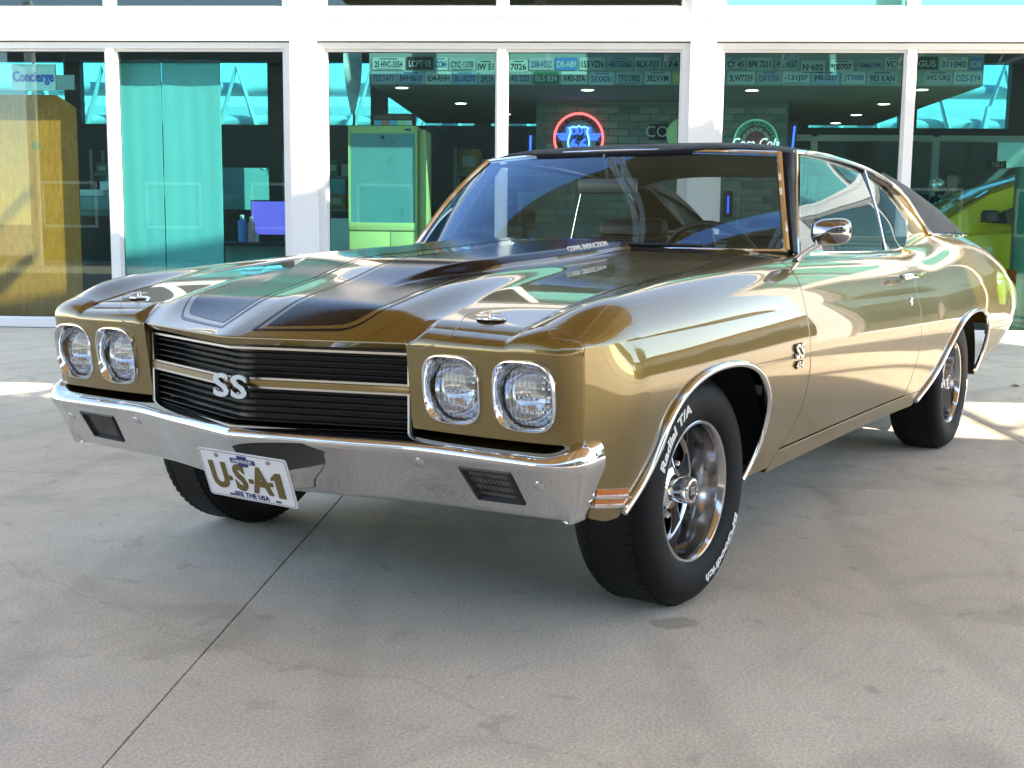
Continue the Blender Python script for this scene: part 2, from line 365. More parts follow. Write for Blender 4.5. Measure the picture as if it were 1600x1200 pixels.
# ---- storefront
REARGLASS = glass('rear_window_glass', (.22, .62, .66), .9, 1.5)
BLINDM = mat('pale_reflector_blind', (.62, .72, .66), .7)  # sheets added behind upper panes to brighten what the hood reflects
bld = empty('storefront_building', (0, 0, 0), BRZ, 'white storefront building with tall teal glass windows behind the car', 'building')
GR = [([-9.354, -7.77], [-7.65, -6.058]), ([-5.654, -4.096], [-3.972, -2.381]), ([-1.954, -.370], [-.250, 1.342]), ([1.748, 3.378], [3.493, 5.09]), ([5.52, 7.10], [7.22, 8.81])]
YW, YF, YB, YG = 7.655, 7.70, 7.735, 7.77
ZG0, ZG1, ZF1 = .098, 2.63, 2.708
ZU0, ZU1 = 3.045, 4.50
edges = []
for k, (p, q) in enumerate(GR):
    a, b = p[0]-.085, q[1]+.085; edges.append((a, b))
    fr = MB()
    for lo, hi, zb, zt in ((a, b, 0., ZF1), (a, b, ZU0-.075, ZU1+.08)):
        pass
    for (z0, z1, zb, zt) in ((ZG0, ZG1, 0.002, ZF1), (ZU0, ZU1, ZU0-.075, ZU1+.08)):
        win = MB()
        win.box((a, YF, zb), (p[0]-.022, 7.80, zt)); win.box((q[1]+.022, YF, zb), (b, 7.80, zt))
        win.box((p[0]-.022, YF, z1+.022), (q[1]+.022, 7.80, zt)); win.box((p[0]-.022, YF-.03, zb), (q[1]+.022, 7.80, z0-.022))
        wf = win.build('window_frame', WHITE, bld)
        mu = MB().box((p[1]+.022, YF+.002, z0-.022), (q[0]-.022, 7.80, z1+.022)).build('mullion', WHITE, wf)
        for (u, v) in (p, q):
            bd = MB(); t = .022
            bd.box((u-t, YB, z0-t), (u, 7.79, z1+t)); bd.box((v, YB, z0-t), (v+t, 7.79, z1+t))
            bd.box((u, YB, z1), (v, 7.79, z1+t)); bd.box((u, YB, z0-t), (v, 7.79, z0))
            bd.build('glazing_bead', WHITE, wf)
            MB().box((u, YG, z0), (v, YG+.006, z1)).build('pane', TEAL, wf)
            gk = MB(); e = .007
            gk.box((u, YG-.004, z0), (u+e, YG-.001, z1)); gk.box((v-e, YG-.004, z0), (v, YG-.001, z1)); gk.box((u+e, YG-.004, z1-e), (v-e, YG-.001, z1)); gk.box((u+e, YG-.004, z0), (v-e, YG-.001, z0+e)); gk.build('gasket', BLACK, wf)
            if z0 > 2 and (k+int(u*3)) % 3 != 0: MB().box((u-.02, YG+.10, z0+(.55 if (int(u*7) % 2) else .02)), (v+.02, YG+.112, z1+.05)).build('reflector_blind', BLINDM, wf)
prev = -14.0
for (a, b) in edges+[(9.4, None)]:
    MB().box((prev, YW, 0), (a-.001, 7.95, 2.72)).build('column', WHITE, bld)
    MB().box((prev, YW, ZU0-.08), (a-.001, 7.95, ZU1+.09)).build('upper_column', WHITE, bld)
    prev = b+.001 if b is not None else None
sp = MB().box((-14, YW+.001, ZF1+.012), (9.4, 7.95, ZU0-.085)); sp.build('spandrel', WHITE, bld)
MB().box((-14, YW-.0025, 2.935), (9.4, YW+.0005, 2.939)).build('panel_joint', STEEL, bld)
MB().box((-14, YW-.02, ZU1+.095), (9.4, 7.97, 4.86)).build('parapet', WHITE, bld)
MB().box((-14.05, YW-.06, 4.86), (9.5, 8.05, 4.92)).build('coping', WHITE, bld)
# thin shadow reveal strip above the lower windows and building shell
MB().box((-14, 7.98, 4.62), (9.4, 15.0, 4.7)).build('roof_slab', CEIL, bld)
MB().box((-14, 7.97, -.005), (9.4, 15.0, .012)).build('interior_floor', CONC_IN, bld)
MB().box((-14, 14.8, 0), (-3.2, 15.0, 1.25)).build('back_wall', DARKWALL, bld); MB().box((-3.2, 14.8, 0), (9.4, 15.0, 2.55)).build('back_wall', DARKWALL, bld)
MB().box((-14, 14.8, 1.9), (-3.2, 15.0, 2.55)).build('back_wall_band', DARKWALL, bld); MB().box((-14, 14.8, 3.50), (9.4, 15.0, 4.62)).build('back_wall_head', DARKWALL, bld)
for i in range(15):
    X0 = -14+1.6*i; MB().box((X0, 14.82, 2.55), (X0+.25, 14.98, 3.5)).build('rear_mullion', DARKWALL, bld)
    if X0 < 7.9: MB().box((X0+.25, 14.9, 2.55), (X0+1.6, 14.906, 3.5)).build('rear_pane', REARGLASS, bld)
    if X0 < -3.3: MB().box((X0, 14.82, 1.25), (X0+.5, 14.98, 1.9)).build('rear_mullion', DARKWALL, bld); MB().box((X0+.5, 14.9, 1.25), (min(X0+1.6, -3.2), 14.906, 1.9)).build('rear_pane', REARGLASS, bld)
MB().box((-14.2, 7.7, 0), (-14.01, 15.2, 4.5)).build('side_wall', WHITE, bld); MB().box((9.41, 7.7, 0), (9.6, 15.2, 4.5)).build('side_wall', WHITE, bld)

# ---- canopy over the forecourt: its slot and far edge draw the sun patches seen on floor and facade
H = 6.0
def lift(P, h=H): P = np.array(P, float); return P+L*((h-P[2])/L[2])
CANM = mat('canopy_soffit', (.40, .255, .115), .7, noise=.12, nscale=1.5)
can = empty('canopy', (0, 0, 0), 0, 'flat canopy roof with a light slot over the forecourt', 'canopy')
def roof(pts, name):
    q = [lift(p) for p in pts]; n = len(q)
    V = [tuple(p) for p in q]+[(p[0], p[1], p[2]+.22) for p in q]
    F = [tuple(range(n)), tuple(range(2*n-1, n-1, -1))]+[(i, n+i, n+(i+1) % n, (i+1) % n) for i in range(n)]
    return MB().add(V, F).build(name, CANM, can)
def ext(P, Q, t): P = np.array(P); Q = np.array(Q); return P+(Q-P)*t
F1 = bw(-4.06, 7.66, .80); F2 = bw(3.41, 7.66, 2.10); e1 = lift(F1); e2 = lift(F2)
ea = ext(e1, e2, -1.35); eb = ext(e1, e2, 1.38)
near = lambda X: bw(X, 2.60-.155*X, 0); far = lambda X: bw(X, 3.62-.02*X, 0)
q1 = lift(far(-13.5)); q2 = lift(far(6.1))
V = [q1, q2, eb, ea]; roof([tuple(v-L*(v[2]/L[2])) for v in V], 'roof_panel')
roof([tuple(near(-11)), tuple(near(6.1)), tuple(bw(6.1, -4.6)), tuple(bw(-11, -4.6))], 'roof_panel')
TR = MB()
for X in (-6.5, -3.5, -.5, 2.5, 5.0):
    a = lift(bw(X, 9.)); b = lift(bw(X, -9.)); 
    tr = MB(); n = 14
    for dz in (-.12, -.75): tr.tube([a+[0, 0, dz], b+[0, 0, dz]], .05, 8)
    for i in range(n):
        p = ext(a, b, i/n); q = ext(a, b, (i+1)/n)
        tr.tube([p+[0, 0, -.12 if i % 2 else -.75], q+[0, 0, -.75 if i % 2 else -.12]], .03, 6)
    tr.build('truss', WHITE, can)
for X, Y in ((-12.2, -8.), (3.4, -9.), (-12.2, 5.0)):
    P = bw(X, Y)
    pm = MB().tube([P, P+[0, 0, H]], .12, 16); pm.box((P[0]-.2, P[1]-.2, 0), (P[0]+.2, P[1]+.2, .03)); pm.build('post', WHITE, can)

# ---- surroundings outside the frame, with a hedge and garage added for dark reflections
STUCCO = mat('stucco', (.55, .50, .42), .8, noise=.08, nscale=1.2)
REDM = mat('red_tile', (.30, .07, .04), .7, noise=.2, nscale=3)
def outbuilding(loc, rz, w, d, h, label, wallm, roofm):
    e = empty('low_building', loc, rz, label, 'building')
    MB().box((-w/2, 0, 0), (w/2, d, h)).build('wall', wallm, e)
    MB().box((-w/2-.4, -.5, h), (w/2+.4, d+.4, h+.45)).build('roof', roofm, e)
    for i in range(int(w/3)):
        x = -w/2+1.2+3*i; f = MB().box((x, -.03, .9), (x+1.6, .02, 2.2)).build('window', WHITE, e)
        MB().box((x+.08, -.035, .98), (x+1.52, -.031, 2.12)).build('pane', mat('dark_pane', (.03, .05, .06), .08) if 'dark_pane' not in MATS else MATS['dark_pane'], f)
    return e
outbuilding((-30, 14, 0), math.radians(70), 26, 8, 3.0, 'long stucco building with red roof beyond the car park', STUCCO, REDM)
outbuilding((6, 34, 0), math.radians(-10), 30, 8, 3.6, 'wide stucco building with red roof across the street', STUCCO, REDM)
GARM = mat('added_garage_wall', (.16, .14, .125), .8, noise=.1, nscale=1.5)  # unseen garage added so the storefront glass reflects something dark
Pc = bw(0, -14.)
outbuilding((float(Pc[0]), float(Pc[1]), 0), BRZ+math.pi, 30, 6, 5.4, 'brown garage building added opposite the storefront to darken its glass', GARM, mat('added_garage_roof', (.12, .10, .09), .8))
LEAFD = mat('added_hedge_leaf', (.03, .05, .018), .7, noise=.3, nscale=3)  # unseen hedge added to put a dark band into the paint reflections
hg = MB(); V = []; F = []
c_ = rng.random((5200, 3))*[22, 1.2, 1.5]
for i, p_ in enumerate(c_):
    u = rng.normal(size=3); u /= np.linalg.norm(u); w_ = np.cross(u, rng.normal(size=3)); w_ /= np.linalg.norm(w_); z_ = .16
    V += [p_-u*z_, p_+w_*z_*.6, p_+u*z_, p_-w_*z_*.6]; F.append((4*i, 4*i+1, 4*i+2, 4*i+3))
hg.add(V, F); hg.box((0, .3, 0), (22, .9, 1.3)); hgo = hg.build('hedge', LEAFD); hgo.location = (-27, 2.0, 0); hgo.rotation_euler = (0, 0, math.radians(72)); tag(hgo, 'long dark clipped hedge added out of view to darken the paint reflections', 'hedge')
BARK = mat('bark', (.09, .06, .04), .9); LEAF = mat('leaf_green', (.05, .085, .025), .6, noise=.3, nscale=2)
def tree(loc, h, label):
    e = empty('shade_tree', loc, 0, label, 'tree', 'trees along the car park')
    t = MB().tube([(0, 0, 0), (.05, 0, h*.25), (-.05, .05, h*.45), (0, 0, h*.8)], [.2, .15, .11, .03], 8)
    for k in range(5):
        a = k*1.3; t.tube([(0, 0, h*.35+.08*k*h), (math.cos(a)*h*.18, math.sin(a)*h*.18, h*.55+.06*k*h)], [.08, .02], 6)
    t.build('trunk', BARK, e)
    c = rng.normal(size=(2600, 3)); c /= np.linalg.norm(c, axis=1)[:, None]; c *= (rng.random((2600, 1))**.4)*[h*.3, h*.3, h*.27]
    c += np.round(rng.normal(size=(2600, 3)))*h*.03+[0, 0, h*.68]; m = MB(); V = []; F = []
    for i, p in enumerate(c):
        u = rng.normal(size=3); u /= np.linalg.norm(u); w = np.cross(u, rng.normal(size=3)); w /= np.linalg.norm(w); s = .16
        V += [p-u*s, p+w*s*.5, p+u*s, p-w*s*.5]; F.append((4*i, 4*i+1, 4*i+2, 4*i+3))
    m.add(V, F).build('crown', LEAF, e)
tree((-22, 16, 0), 5.5, 'shorter leafy tree in front of the long stucco building'); tree((-20, 22, 0), 6, 'taller leafy tree in front of the long stucco building'); tree((4, 27, 0), 6, 'leafy tree before the building across the street')
# ================================================================== the gold coupe (front axle at the origin, nose towards +x)
car = empty('muscle_car', (0, 0, 0), 0, 'gold two-door muscle car with black vinyl roof and black hood stripes', 'car')
def both(mb, name, m, parent=car):
    return mb.build(name, m, parent), mb.build(name, m, parent, mirror=True)
XS = [.72, .66, .55, .38, .14, -.2, -.6, -1.0, -1.5, -2.0, -2.2, -2.4, -2.75, -3.1, -3.5, -3.9, -4.25]
def sp_(v): return nspl(XS, v)
L0y = sp_([.733, .734, .735, .735, .735, .735, .742, .752, .756, .758, .758, .760, .762, .762, .757, .735, .70])
L0z = sp_([.768, .776, .800, .832, .863, .892, .926, .928, .923, .921, .925, .944, .984, .990, .984, .905, .80])
L1y = sp_([.78, .79, .795, .80, .80, .80, .803, .806, .808, .808, .808, .812, .818, .820, .815, .795, .76])
L1z = sp_([.775, .785, .818, .846, .871, .896, .920, .921, .916, .913, .914, .922, .950, .963, .953, .888, .79])
L2y = sp_([.805, .828, .848, .855, .858, .860, .863, .862, .858, .858, .860, .866, .874, .876, .867, .85, .82])
L2z = sp_([.772, .783, .823, .850, .866, .886, .900, .900, .894, .890, .889, .893, .908, .920, .910, .858, .77])
L25y = sp_([.845, .870, .898, .907, .911, .912, .910, .907, .904, .904, .906, .912, .920, .922, .914, .895, .86])
L25z = sp_([.760, .770, .793, .810, .822, .838, .848, .846, .839, .834, .832, .833, .840, .845, .838, .80, .745])
L3y = sp_([0.868, 0.894, 0.922, 0.931, 0.935, 0.936, 0.934, 0.93, 0.926, 0.926, 0.929, 0.936, 0.944, 0.947, 0.938, 0.915, 0.875])
L3z = sp_([.743, .747, .752, .757, .763, .771, .779, .776, .769, .764, .763, .764, .767, .770, .768, .755, .73])
UK = (0., .22, .46, .74, 1.)
def side_up(x, v):
    return x, lagr(UK, (L0y(x), L1y(x), L2y(x), L25y(x), L3y(x)), v), lagr(UK, (L0z(x), L1z(x), L2z(x), L25z(x), L3z(x)), v)
tuck = nspl([.72, .55, .14, -.6, -2.0, -2.9, -3.5, -4.25], [.035, .04, .045, .05, .055, .045, .06, .10])
def side_lo(x, z):
    zc = L3z(x); y3 = L3y(x); w = (zc-z)/(zc-.30); t = tuck(x); g = 1-.95*sstep(.42, .645, x)
    return x, lagr((0, .33, .67, 1.), (y3, y3+.020*g, y3+.008*g-.22*t, y3-t+.008*g), w), z
xF = lambda z: .642-.05*(1-sstep(.50, .545, np.asarray(z)))
XG1 = nspl([.285, .339, .38, .451, .557, .654, .772, .845, .93], [-.485, -.548, -.604, -.655, -.668, -.655, -.645, -.650, -.660])
XG2 = nspl([.285, .396, .477, .602, .70, .77, .888, .93], [-1.99, -2.006, -2.012, -2.000, -1.985, -1.978, -1.975, -1.975])
GAP = .0042
def upfn(xa, xb):
    def fn(a, b):
        x = None; x = (xa(.85)+xb(.85))/2+0*a
        for _ in range(7):
            z = side_up(x, b)[2]; x = xa(z)+(xb(z)-xa(z))*a
        return side_up(x, b)
    return fn
def lofn(xa, xb, zt, zb):
    """zt(x), zb(x) top and bottom; xa(z), xb(z) ends"""
    def fn(a, b):
        x = xa(.5)+(xb(.5)-xa(.5))*a
        for _ in range(9):
            t, u = zt(x), zb(x); z = t+(u-t)*b; x = xa(z)+(xb(z)-xa(z))*a
        return side_lo(x, z)
    return fn
OUT = (0, 1, .3)
ARCH_T = nspl([.332, .272, .20, .133, .05, -.026, -.09, -.145, -.20, -.258, -.31], [.555, .600, .630, .647, .656, .657, .653, .645, .629, .600, .555])
ZS = .60
arF = nspl([.30, .345, .399, .466, .53, .565, .60], [.53, .477, .415, .366, .338, .316, .272])
arR = nspl([.285, .322, .377, .466, .53, .57, .60], [-.258, -.288, -.325, -.341, -.325, -.296, -.258])
X1 = .272; X2 = -.258
f = MB()
g1 = lambda z: XG1(z)+GAP
outward_patch(f, upfn(xF, g1), 90, 34, OUT, ('a0', 'a1', 'b0'))
const = lambda c: (lambda z: c+0*np.asarray(z))
zsplit = const(ZS)
outward_patch(f, lofn(xF, const(X1), L3z, zsplit), 34, 18, OUT, ('a0',))
outward_patch(f, lofn(const(X1), const(X2), L3z, ARCH_T), 44, 18, OUT, ())
outward_patch(f, lofn(const(X2), g1, L3z, zsplit), 26, 18, OUT, ('a1',))
outward_patch(f, lofn(xF, arF, zsplit, lambda x: .342+.02*sstep(.5, .62, x)), 24, 22, OUT, ('a0', 'b1'))
outward_patch(f, lofn(arR, g1, zsplit, const(.298)), 24, 26, OUT, ('a1', 'b1'))
fenders = both(f, 'fender', GOLD)
d = MB(); g1b = lambda z: XG1(z)-GAP; g2 = lambda z: XG2(z)+GAP
outward_patch(d, upfn(g1b, g2), 80, 34, OUT, ('a0', 'a1', 'b0'))
outward_patch(d, lofn(g1b, g2, L3z, const(.349)), 80, 40, OUT, ('a0', 'a1', 'b1'))
doors = both(d, 'door', GOLD)
QT = nspl([-2.60, -2.68, -2.755, -2.85, -2.95, -3.02, -3.08, -3.135], [.600, .625, .641, .650, .650, .643, .628, .600])
qF = nspl([.285, .34, .386, .498, .56, .60], [-2.165, -2.275, -2.346, -2.455, -2.535, -2.60])
qR = nspl([.33, .40, .48, .54, .60], [-3.13, -3.18, -3.195, -3.18, -3.135])
xE = lambda z: -4.25+.0*np.asarray(z)-.12*(np.asarray(z)-.75)
qb = lambda x: .335+.20*np.clip((-3.15-x)/1.05, 0, 1)**1.15
q = MB(); g2b = lambda z: XG2(z)-GAP
outward_patch(q, upfn(g2b, const(-4.25)), 110, 34, OUT, ('a0', 'b0', 'a1'))
outward_patch(q, lofn(g2b, const(-2.60), L3z, zsplit), 44, 16, OUT, ('a0',))
outward_patch(q, lofn(const(-2.60), const(-3.135), L3z, QT), 40, 16, OUT, ())
outward_patch(q, lofn(const(-3.135), const(-4.25), L3z, zsplit), 44, 16, OUT, ('a1',))
outward_patch(q, lofn(g2b, qF, zsplit, lambda x: .343+0*x), 34, 26, OUT, ('a0', 'b1'))
outward_patch(q, lofn(qR, const(-4.25), zsplit, qb), 34, 20, OUT, ('b1', 'a1'))
quarters = both(q, 'quarter_panel', GOLD)
r = MB()
outward_patch(r, lofn(lambda z: XG1(z)-GAP, qF, const(.3385), const(.283)), 60, 8, OUT, ('b0', 'b1', 'a0', 'a1'), fl=.05)
both(r, 'rocker_panel', GOLD)

# inner black structure so that gaps and wheel openings read dark
inner = MB()
def innerfn(xa, xb, za, zb, off):
    def fn(a, b):
        x = xa+(xb-xa)*a; z = za(x)+(zb(x)-za(x))*b; y = np.where(z > L3z(x), lagr(UK, (L0y(x), L1y(x), L2y(x), L25y(x), L3y(x)), .75), side_lo(x, np.minimum(z, L3z(x)))[1]); return x, y-off, z
    return fn
for xa, xb, zb in ((-.52, -2.2, .30), (.60, .52, .56), (-3.4, -4.2, .50)):
    outward_patch(inner, innerfn(xa, xb, lambda x: L3z(x)+.03, const(zb), .045), 20, 6, OUT)
ib = inner.build('inner_structure', WELL, car); inner.build('inner_structure', WELL, car, mirror=True)
# wheel wells
for x0 in (0., -2.845):
    w = MB(); lo, hi = (-.47, .50) if x0 == 0 else (-.50, .60)
    prof = []
    for k in range(25):
        t = math.pi*k/24; prof.append((x0+(lo+hi)/2+(hi-lo)/2*math.cos(t), (.36 if k < 12 else .30)+(.35 if k < 12 else .41)*math.sin(t)**.7))
    V = [(x, .915, z) for x, z in prof]+[(x, .50, z) for x, z in prof]; n = 25
    w.add(V, [(i, i+1, n+i+1, n+i) for i in range(n-1)], True)
    w.add([(x, .50, z) for x, z in prof], [tuple(range(n))]); w.v = [(x, min(y, .878), z) for x, y, z in w.v]
    both(w, 'wheel_well', WELL)
fl = MB().box((-.46, -.80, .27), (-2.40, .80, .30)); fl.box((.54, -.44, .42), (-.46, .44, .70)); fl.box((-2.40, -.48, .31), (-4.10, .48, .60)); fl.build('underbody', WELL, car)
MB().tube([(0, -.70, .30), (0, .70, .30)], .05, 10).build('front_crossmember', WELL, car); MB().tube([(-2.845, -.70, .31), (-2.845, .70, .31)], .05, 10).build('rear_axle', WELL, car)
MB().box((.59, -.70, .68), (-.5, .70, .72)).build('dark_hood_slab', WELL, car)  # black slab added under the hood so the panel gaps look dark

# arch trims
def arch_pts(fr, top, rr, n=14):
    p = []
    for z in np.linspace(fr[1], .585, n): p.append((float(fr[0](z)), z))
    for x in np.linspace(top[1], top[2], 22): p.append((x, float(top[0](x))))
    for z in np.linspace(.585, rr[1], n): p.append((float(rr[0](z)), z))
    return p
def trim_band(pts, wd=.016, th=.006):
    P = []
    n = len(pts)
    Pn = np.array([(x, side_lo(x, z)[1], z) for x, z in pts], float)
    # smooth
    for _ in range(3): Pn[1:-1] = (Pn[:-2]+2*Pn[1:-1]+Pn[2:])/4
    m = MB(); m.tube(Pn+np.array([0, .0055, 0]), .0095, 10)
    return m
both(trim_band(arch_pts((arF, .352), (ARCH_T, .27, -.256), (arR, .30))), 'wheel_arch_trim', CHROME)
both(trim_band(arch_pts((qF, .30), (QT, -2.61, -3.13), (qR, .345))), 'wheel_arch_trim', CHROME)

# ---- hood
outb = nspl([.84, .70, .655, .43, .14, -.2, -.64, -.70], [.735, .767, .775, .822, .861, .890, .928, .931])
plat = nspl([.85, .70, .40, .10, -.20, -.45, -.70], [.018, .021, .022, .018, .010, .003, .0])
def xfr(y): ay = np.sqrt(np.asarray(y)**2+.0006)-.0245*0; return (.845-.325*ay)*(1-sstep(.455, .50, ay))+.658*sstep(.455, .50, ay)
XB = -.648
def hoodtop(x, y):
    ay = np.abs(y); sy = np.sqrt(y*y+.0001)
    z = outb(x)+.012*(1-(y/.735)**2)
    z = z+plat(x)*(1-sstep(.335, .495, ay))
    z = z+.009*(1-np.clip(sy/.36, 0, 1))*sstep(.0, .65, x)
    hb = .030*sstep(.52, .18, x); wd = .20+.10*sstep(.50, .10, x)
    return z+hb*(1-sstep(wd, wd+.045, ay))
def hoodz(x, y):
    """flat topped panel that breaks over a crest line into the sloping nose"""
    ay = np.abs(y); zt_ = hoodtop(x, y); ff = xfr(y); dd = ff-x; inn = 1-sstep(.448, .505, ay)
    xc = np.minimum(.642, ff-.045); zl = .738; ramp = zl+(hoodtop(xc, y)-zl)*np.maximum(dd, 0)/(ff-xc)
    k = .0045; zn = -k*np.logaddexp(-zt_/k, -ramp/k)
    return inn*zn+(1-inn)*(zt_-.008*np.clip(1-dd/.045, 0, 1)**2)
def hoodP(a, b):
    y = (b*2-1)*.731; ff = xfr(y); t = a**1.6
    x = ff+(XB-ff)*t; return x, y, hoodz(x, y)
hd = MB(); bb = np.linspace(0, 1, 241)
outward_patch(hd, hoodP, 170, 241, (0, 0, 1), ('a0', 'b0', 'b1', 'a1'), fl=.02)
hood = hd.build('hood', GOLD, car)
def stripe_patch(y0, y1, d0, x1, up_=.0011, flat=None):
    def fn(a, b):
        y = y0+(y1-y0)*b; ff = xfr(y)-d0-(0 if flat is None else flat(b)); x = ff+(x1-ff)*a; return x, y, hoodz(x, y)+up_
    return fn
rnd = lambda b: .07*np.clip((b-.72)/.28, 0, 1)**2.4
for sg in (1, -1):
    s = MB(); outward_patch(s, stripe_patch(.075*sg, .325*sg, .050, XB+.006, flat=rnd), 90, 60, (0, 0, 1)); s.build('hood_stripe', STRIPE, hood)
    p = MB()
    outward_patch(p, stripe_patch(.052*sg, .060*sg, .036, XB+.006), 70, 3, (0, 0, 1))
    outward_patch(p, stripe_patch(.340*sg, .348*sg, .108, XB+.006), 70, 3, (0, 0, 1))
    def front(a, b, sg=sg):
        bb_ = (b*.296+.052); y = bb_*sg; ff = xfr(y)-.028-.008*a-.078*np.clip((b-.72)/.28, 0, 1)**2.4; return ff, y, hoodz(ff, y)+.0011
    outward_patch(p, front, 3, 40, (0, 0, 1)); p.build('pinstripe', STRIPE, hood)
# cowl lettering on the flank of the bulge
def py_hit(px, py, y): dd = ray(px, py); t = (y-CAM[1])/dd[1]; return CAM+t*dd
for sg in (1,):
    A = py_hit(880, 387, .322); B_ = py_hit(942, 379.5, .322)
    A[2] = float(hoodz(np.array(A[0]), np.array(.318))); B_[2] = float(hoodz(np.array(B_[0]), np.array(.318)))
    V, F = text_mesh('COWL INDUCTION', .024, .0012, .0006, spacing=1.02)
    xs = [v[0] for v in V]; wdt = max(xs)-min(xs); ctr = (A+B_)/2; ln = np.linalg.norm(B_-A); xd = (B_-A)/ln
    Yd = np.array([0, -.55, .83]); Zd = np.cross(xd, Yd)
    MB().add([ctr+np.array([0, .016, .010])+xd*v[0]*ln/wdt+Yd*v[1]+Zd*v[2] for v in V], F).build('cowl_lettering', WHITE_L, hood)
# hood pins with lanyards
for sg in (1, -1):
    px_, py_ = .585, .615*sg; pz = float(hoodz(np.array(px_), np.array(py_)))
    m = MB().lathe([(.034, 0), (.034, .003), (.026, .005), (.0, .005)], 24, 'z', (0, 0, 0)); m.v = [(x*.8, y*1.15, z) for x, y, z in m.v]
    m.tube([(0, 0, .004), (0, 0, .016)], .006, 10); m.tube([(.02, -.01, .014), (-.018, .012, .014)], .0022, 8)
    m.tube([(.004+.012*math.cos(t), -.012+.012*math.sin(t), .015+.003*math.sin(t)) for t in np.linspace(0, 2*math.pi, 16)], .0016, 6, closed=True)
    o = m.build('hood_pin', CHROME, hood); o.location = (px_, py_, pz+.001)
    A = np.array([px_+.02, py_-.012*sg, pz+.013]); pts = [A, A+[.05, -.01*sg, .0], A+[.085, -.03*sg, -.045], A+[.11, -.09*sg, -.075], A+[.095, -.15*sg, -.068], A+[.075, -.17*sg, -.05], A+[.06, -.155*sg, -.04]]
    tt = np.linspace(0, 1, 40); kk = np.linspace(0, 1, len(pts)); C = [nspl(kk, [p[i] for p in pts])(tt) for i in range(3)]
    MB().tube(np.stack(C, -1), .0011, 6).build('lanyard', STEEL, hood)
# cowl panel between hood and windscreen
def wsbase(a): return -.655-.265*np.abs(a)**2.3, .768*a, .938+0*a
cw = MB()
def cowlfn(a, b):
    t = a*2-1; X, Y, Z = wsbase(t); return (XB-.02)+(X+.01-(XB-.02))*b-.0*Y, t*(.738+(.76-.738)*b), .905+.03*b+.012*(1-t*t)
outward_patch(cw, cowlfn, 40, 8, (0, 0, 1)); cw.build('cowl_panel', WELL, car)
cg = MB()
def cowlside(a, b):
    t = .80+.20*a; X, Y, Z = wsbase(t); xx = (-.60)+(X+.02+.60)*b; yy = .60+.14*a+.02*b; return xx, yy, .921+.02*b*(1-a)+.004
outward_patch(cg, cowlside, 8, 8, (0, 0, 1)); both(cg, 'cowl_side', GOLD)
for y0, y1 in ((.05, .55), (-.52, -.02)):
    MB().tube([(-.66, y0, .945), (-.70, (y0+y1)/2, .955), (-.74, y1, .952)], .006, 8).build('wiper', BLACK, car)

# ---- nose panel with headlamp openings
PT = np.array([(.692, .456), (.697, .55), (.697, .66), (.694, .76), (.689, .82), (.682, .855), (.668, .881), (.648, .897)])
cl = np.concatenate([[0], np.cumsum(np.linalg.norm(np.diff(PT, axis=0), axis=1))]); cl /= cl[-1]
pathx, pathy = nspl(cl, PT[:, 0]), nspl(cl, PT[:, 1])
_t = np.linspace(0, 1, 400); _py = pathy(_t); _px = pathx(_t)
face_x = lambda y: np.interp(y, _py, _px)
LEAN = .13
def faceP(y, z): return face_x(y)+LEAN*(z-.64), y, z
ZB, ZT = .534, .731
nose = MB()
HL = ((.775, .637), (.583, .637))
def sq(t, hw, hh, n=3.4):
    c, s_ = np.cos(t), np.sin(t); k = (np.abs(c)**n+np.abs(s_)**n)**(-1/n); return hw*k*c, hh*k*s_
for (cy, cz), (y0, y1) in zip(HL, ((.679, .862), (.456, .679))):
    def cell(a, b, cy=cy, cz=cz, y0=y0, y1=y1):
        t = a*2*np.pi; hy, hz = sq(t, .077, .077); c, s_ = np.cos(t), np.sin(t)
        ky = np.where(c > 0, (y1-cy)/np.maximum(c, 1e-9), (y0-cy)/np.minimum(c, -1e-9)); kz = np.where(s_ > 0, (ZT-cz)/np.maximum(s_, 1e-9), (ZB-cz)/np.minimum(s_, -1e-9))
        k = np.minimum(ky, kz); return faceP(cy+hy+(k*c-hy)*b, cz+hz+(k*s_-hz)*b)
    ang = np.unique(np.concatenate([np.linspace(0, 1, 97)]+[np.array([(math.atan2(zz-cz, yy-cy)/(2*math.pi)) % 1]) for zz in (ZB, ZT) for yy in (y0, y1)]))
    outward_patch(nose, cell, 2, 5, (1, 0, 0), ('b0',), A=ang, fl=.03)
tc0 = float(np.interp(.862, _py, _t))
def corner(a, b): t = tc0+(1-tc0)*a; z = ZB+(ZT-ZB)*b; return pathx(t)+LEAN*(z-.64)*(1-.9*a), pathy(t)+.002*a, z
outward_patch(nose, corner, 16, 12, (1, .6, 0), ('a1', 'b0'))
a1_ = float(np.interp(.735, _py, _t))
def rollP(a, b):
    """crown of the nose: springs from the face and lies down to meet hood edge and fender end"""
    t = a; tt = np.clip((t-tc0)/(1-tc0), 0, 1); px0 = pathx(t)+LEAN*(ZT-.64)*(1-.9*tt); py0 = pathy(t)+.002*tt; pz0 = ZT+0*t
    yh = np.minimum(pathy(t), .735); xh = xfr(yh)+.004; zh = hoodz(xh-.004, yh)-.001
    v = np.clip((t-a1_)/(1-a1_), 0, 1); fx, fy, fz_ = side_up(.6445+0*t, v); k = sstep(a1_-.03, a1_+.03, t)
    px1 = xh*(1-k)+fx*k; py1 = np.where(t < a1_, pathy(t), fy); pz1 = zh*(1-k)+fz_*k
    ln = np.sqrt((px1-px0)**2+(py1-py0)**2+(pz1-pz0)**2)*1.15
    b2, b3 = b*b, b*b*b; h00, h10, h01, h11 = 2*b3-3*b2+1, b3-2*b2+b, -2*b3+3*b2, b3-b2
    tz = .99; dx1, dz1 = -.96, .28
    return h00*px0+h10*ln*LEAN+h01*px1+h11*ln*dx1, h00*py0+h01*py1, h00*pz0+h10*ln*tz+h01*pz1+h11*ln*dz1
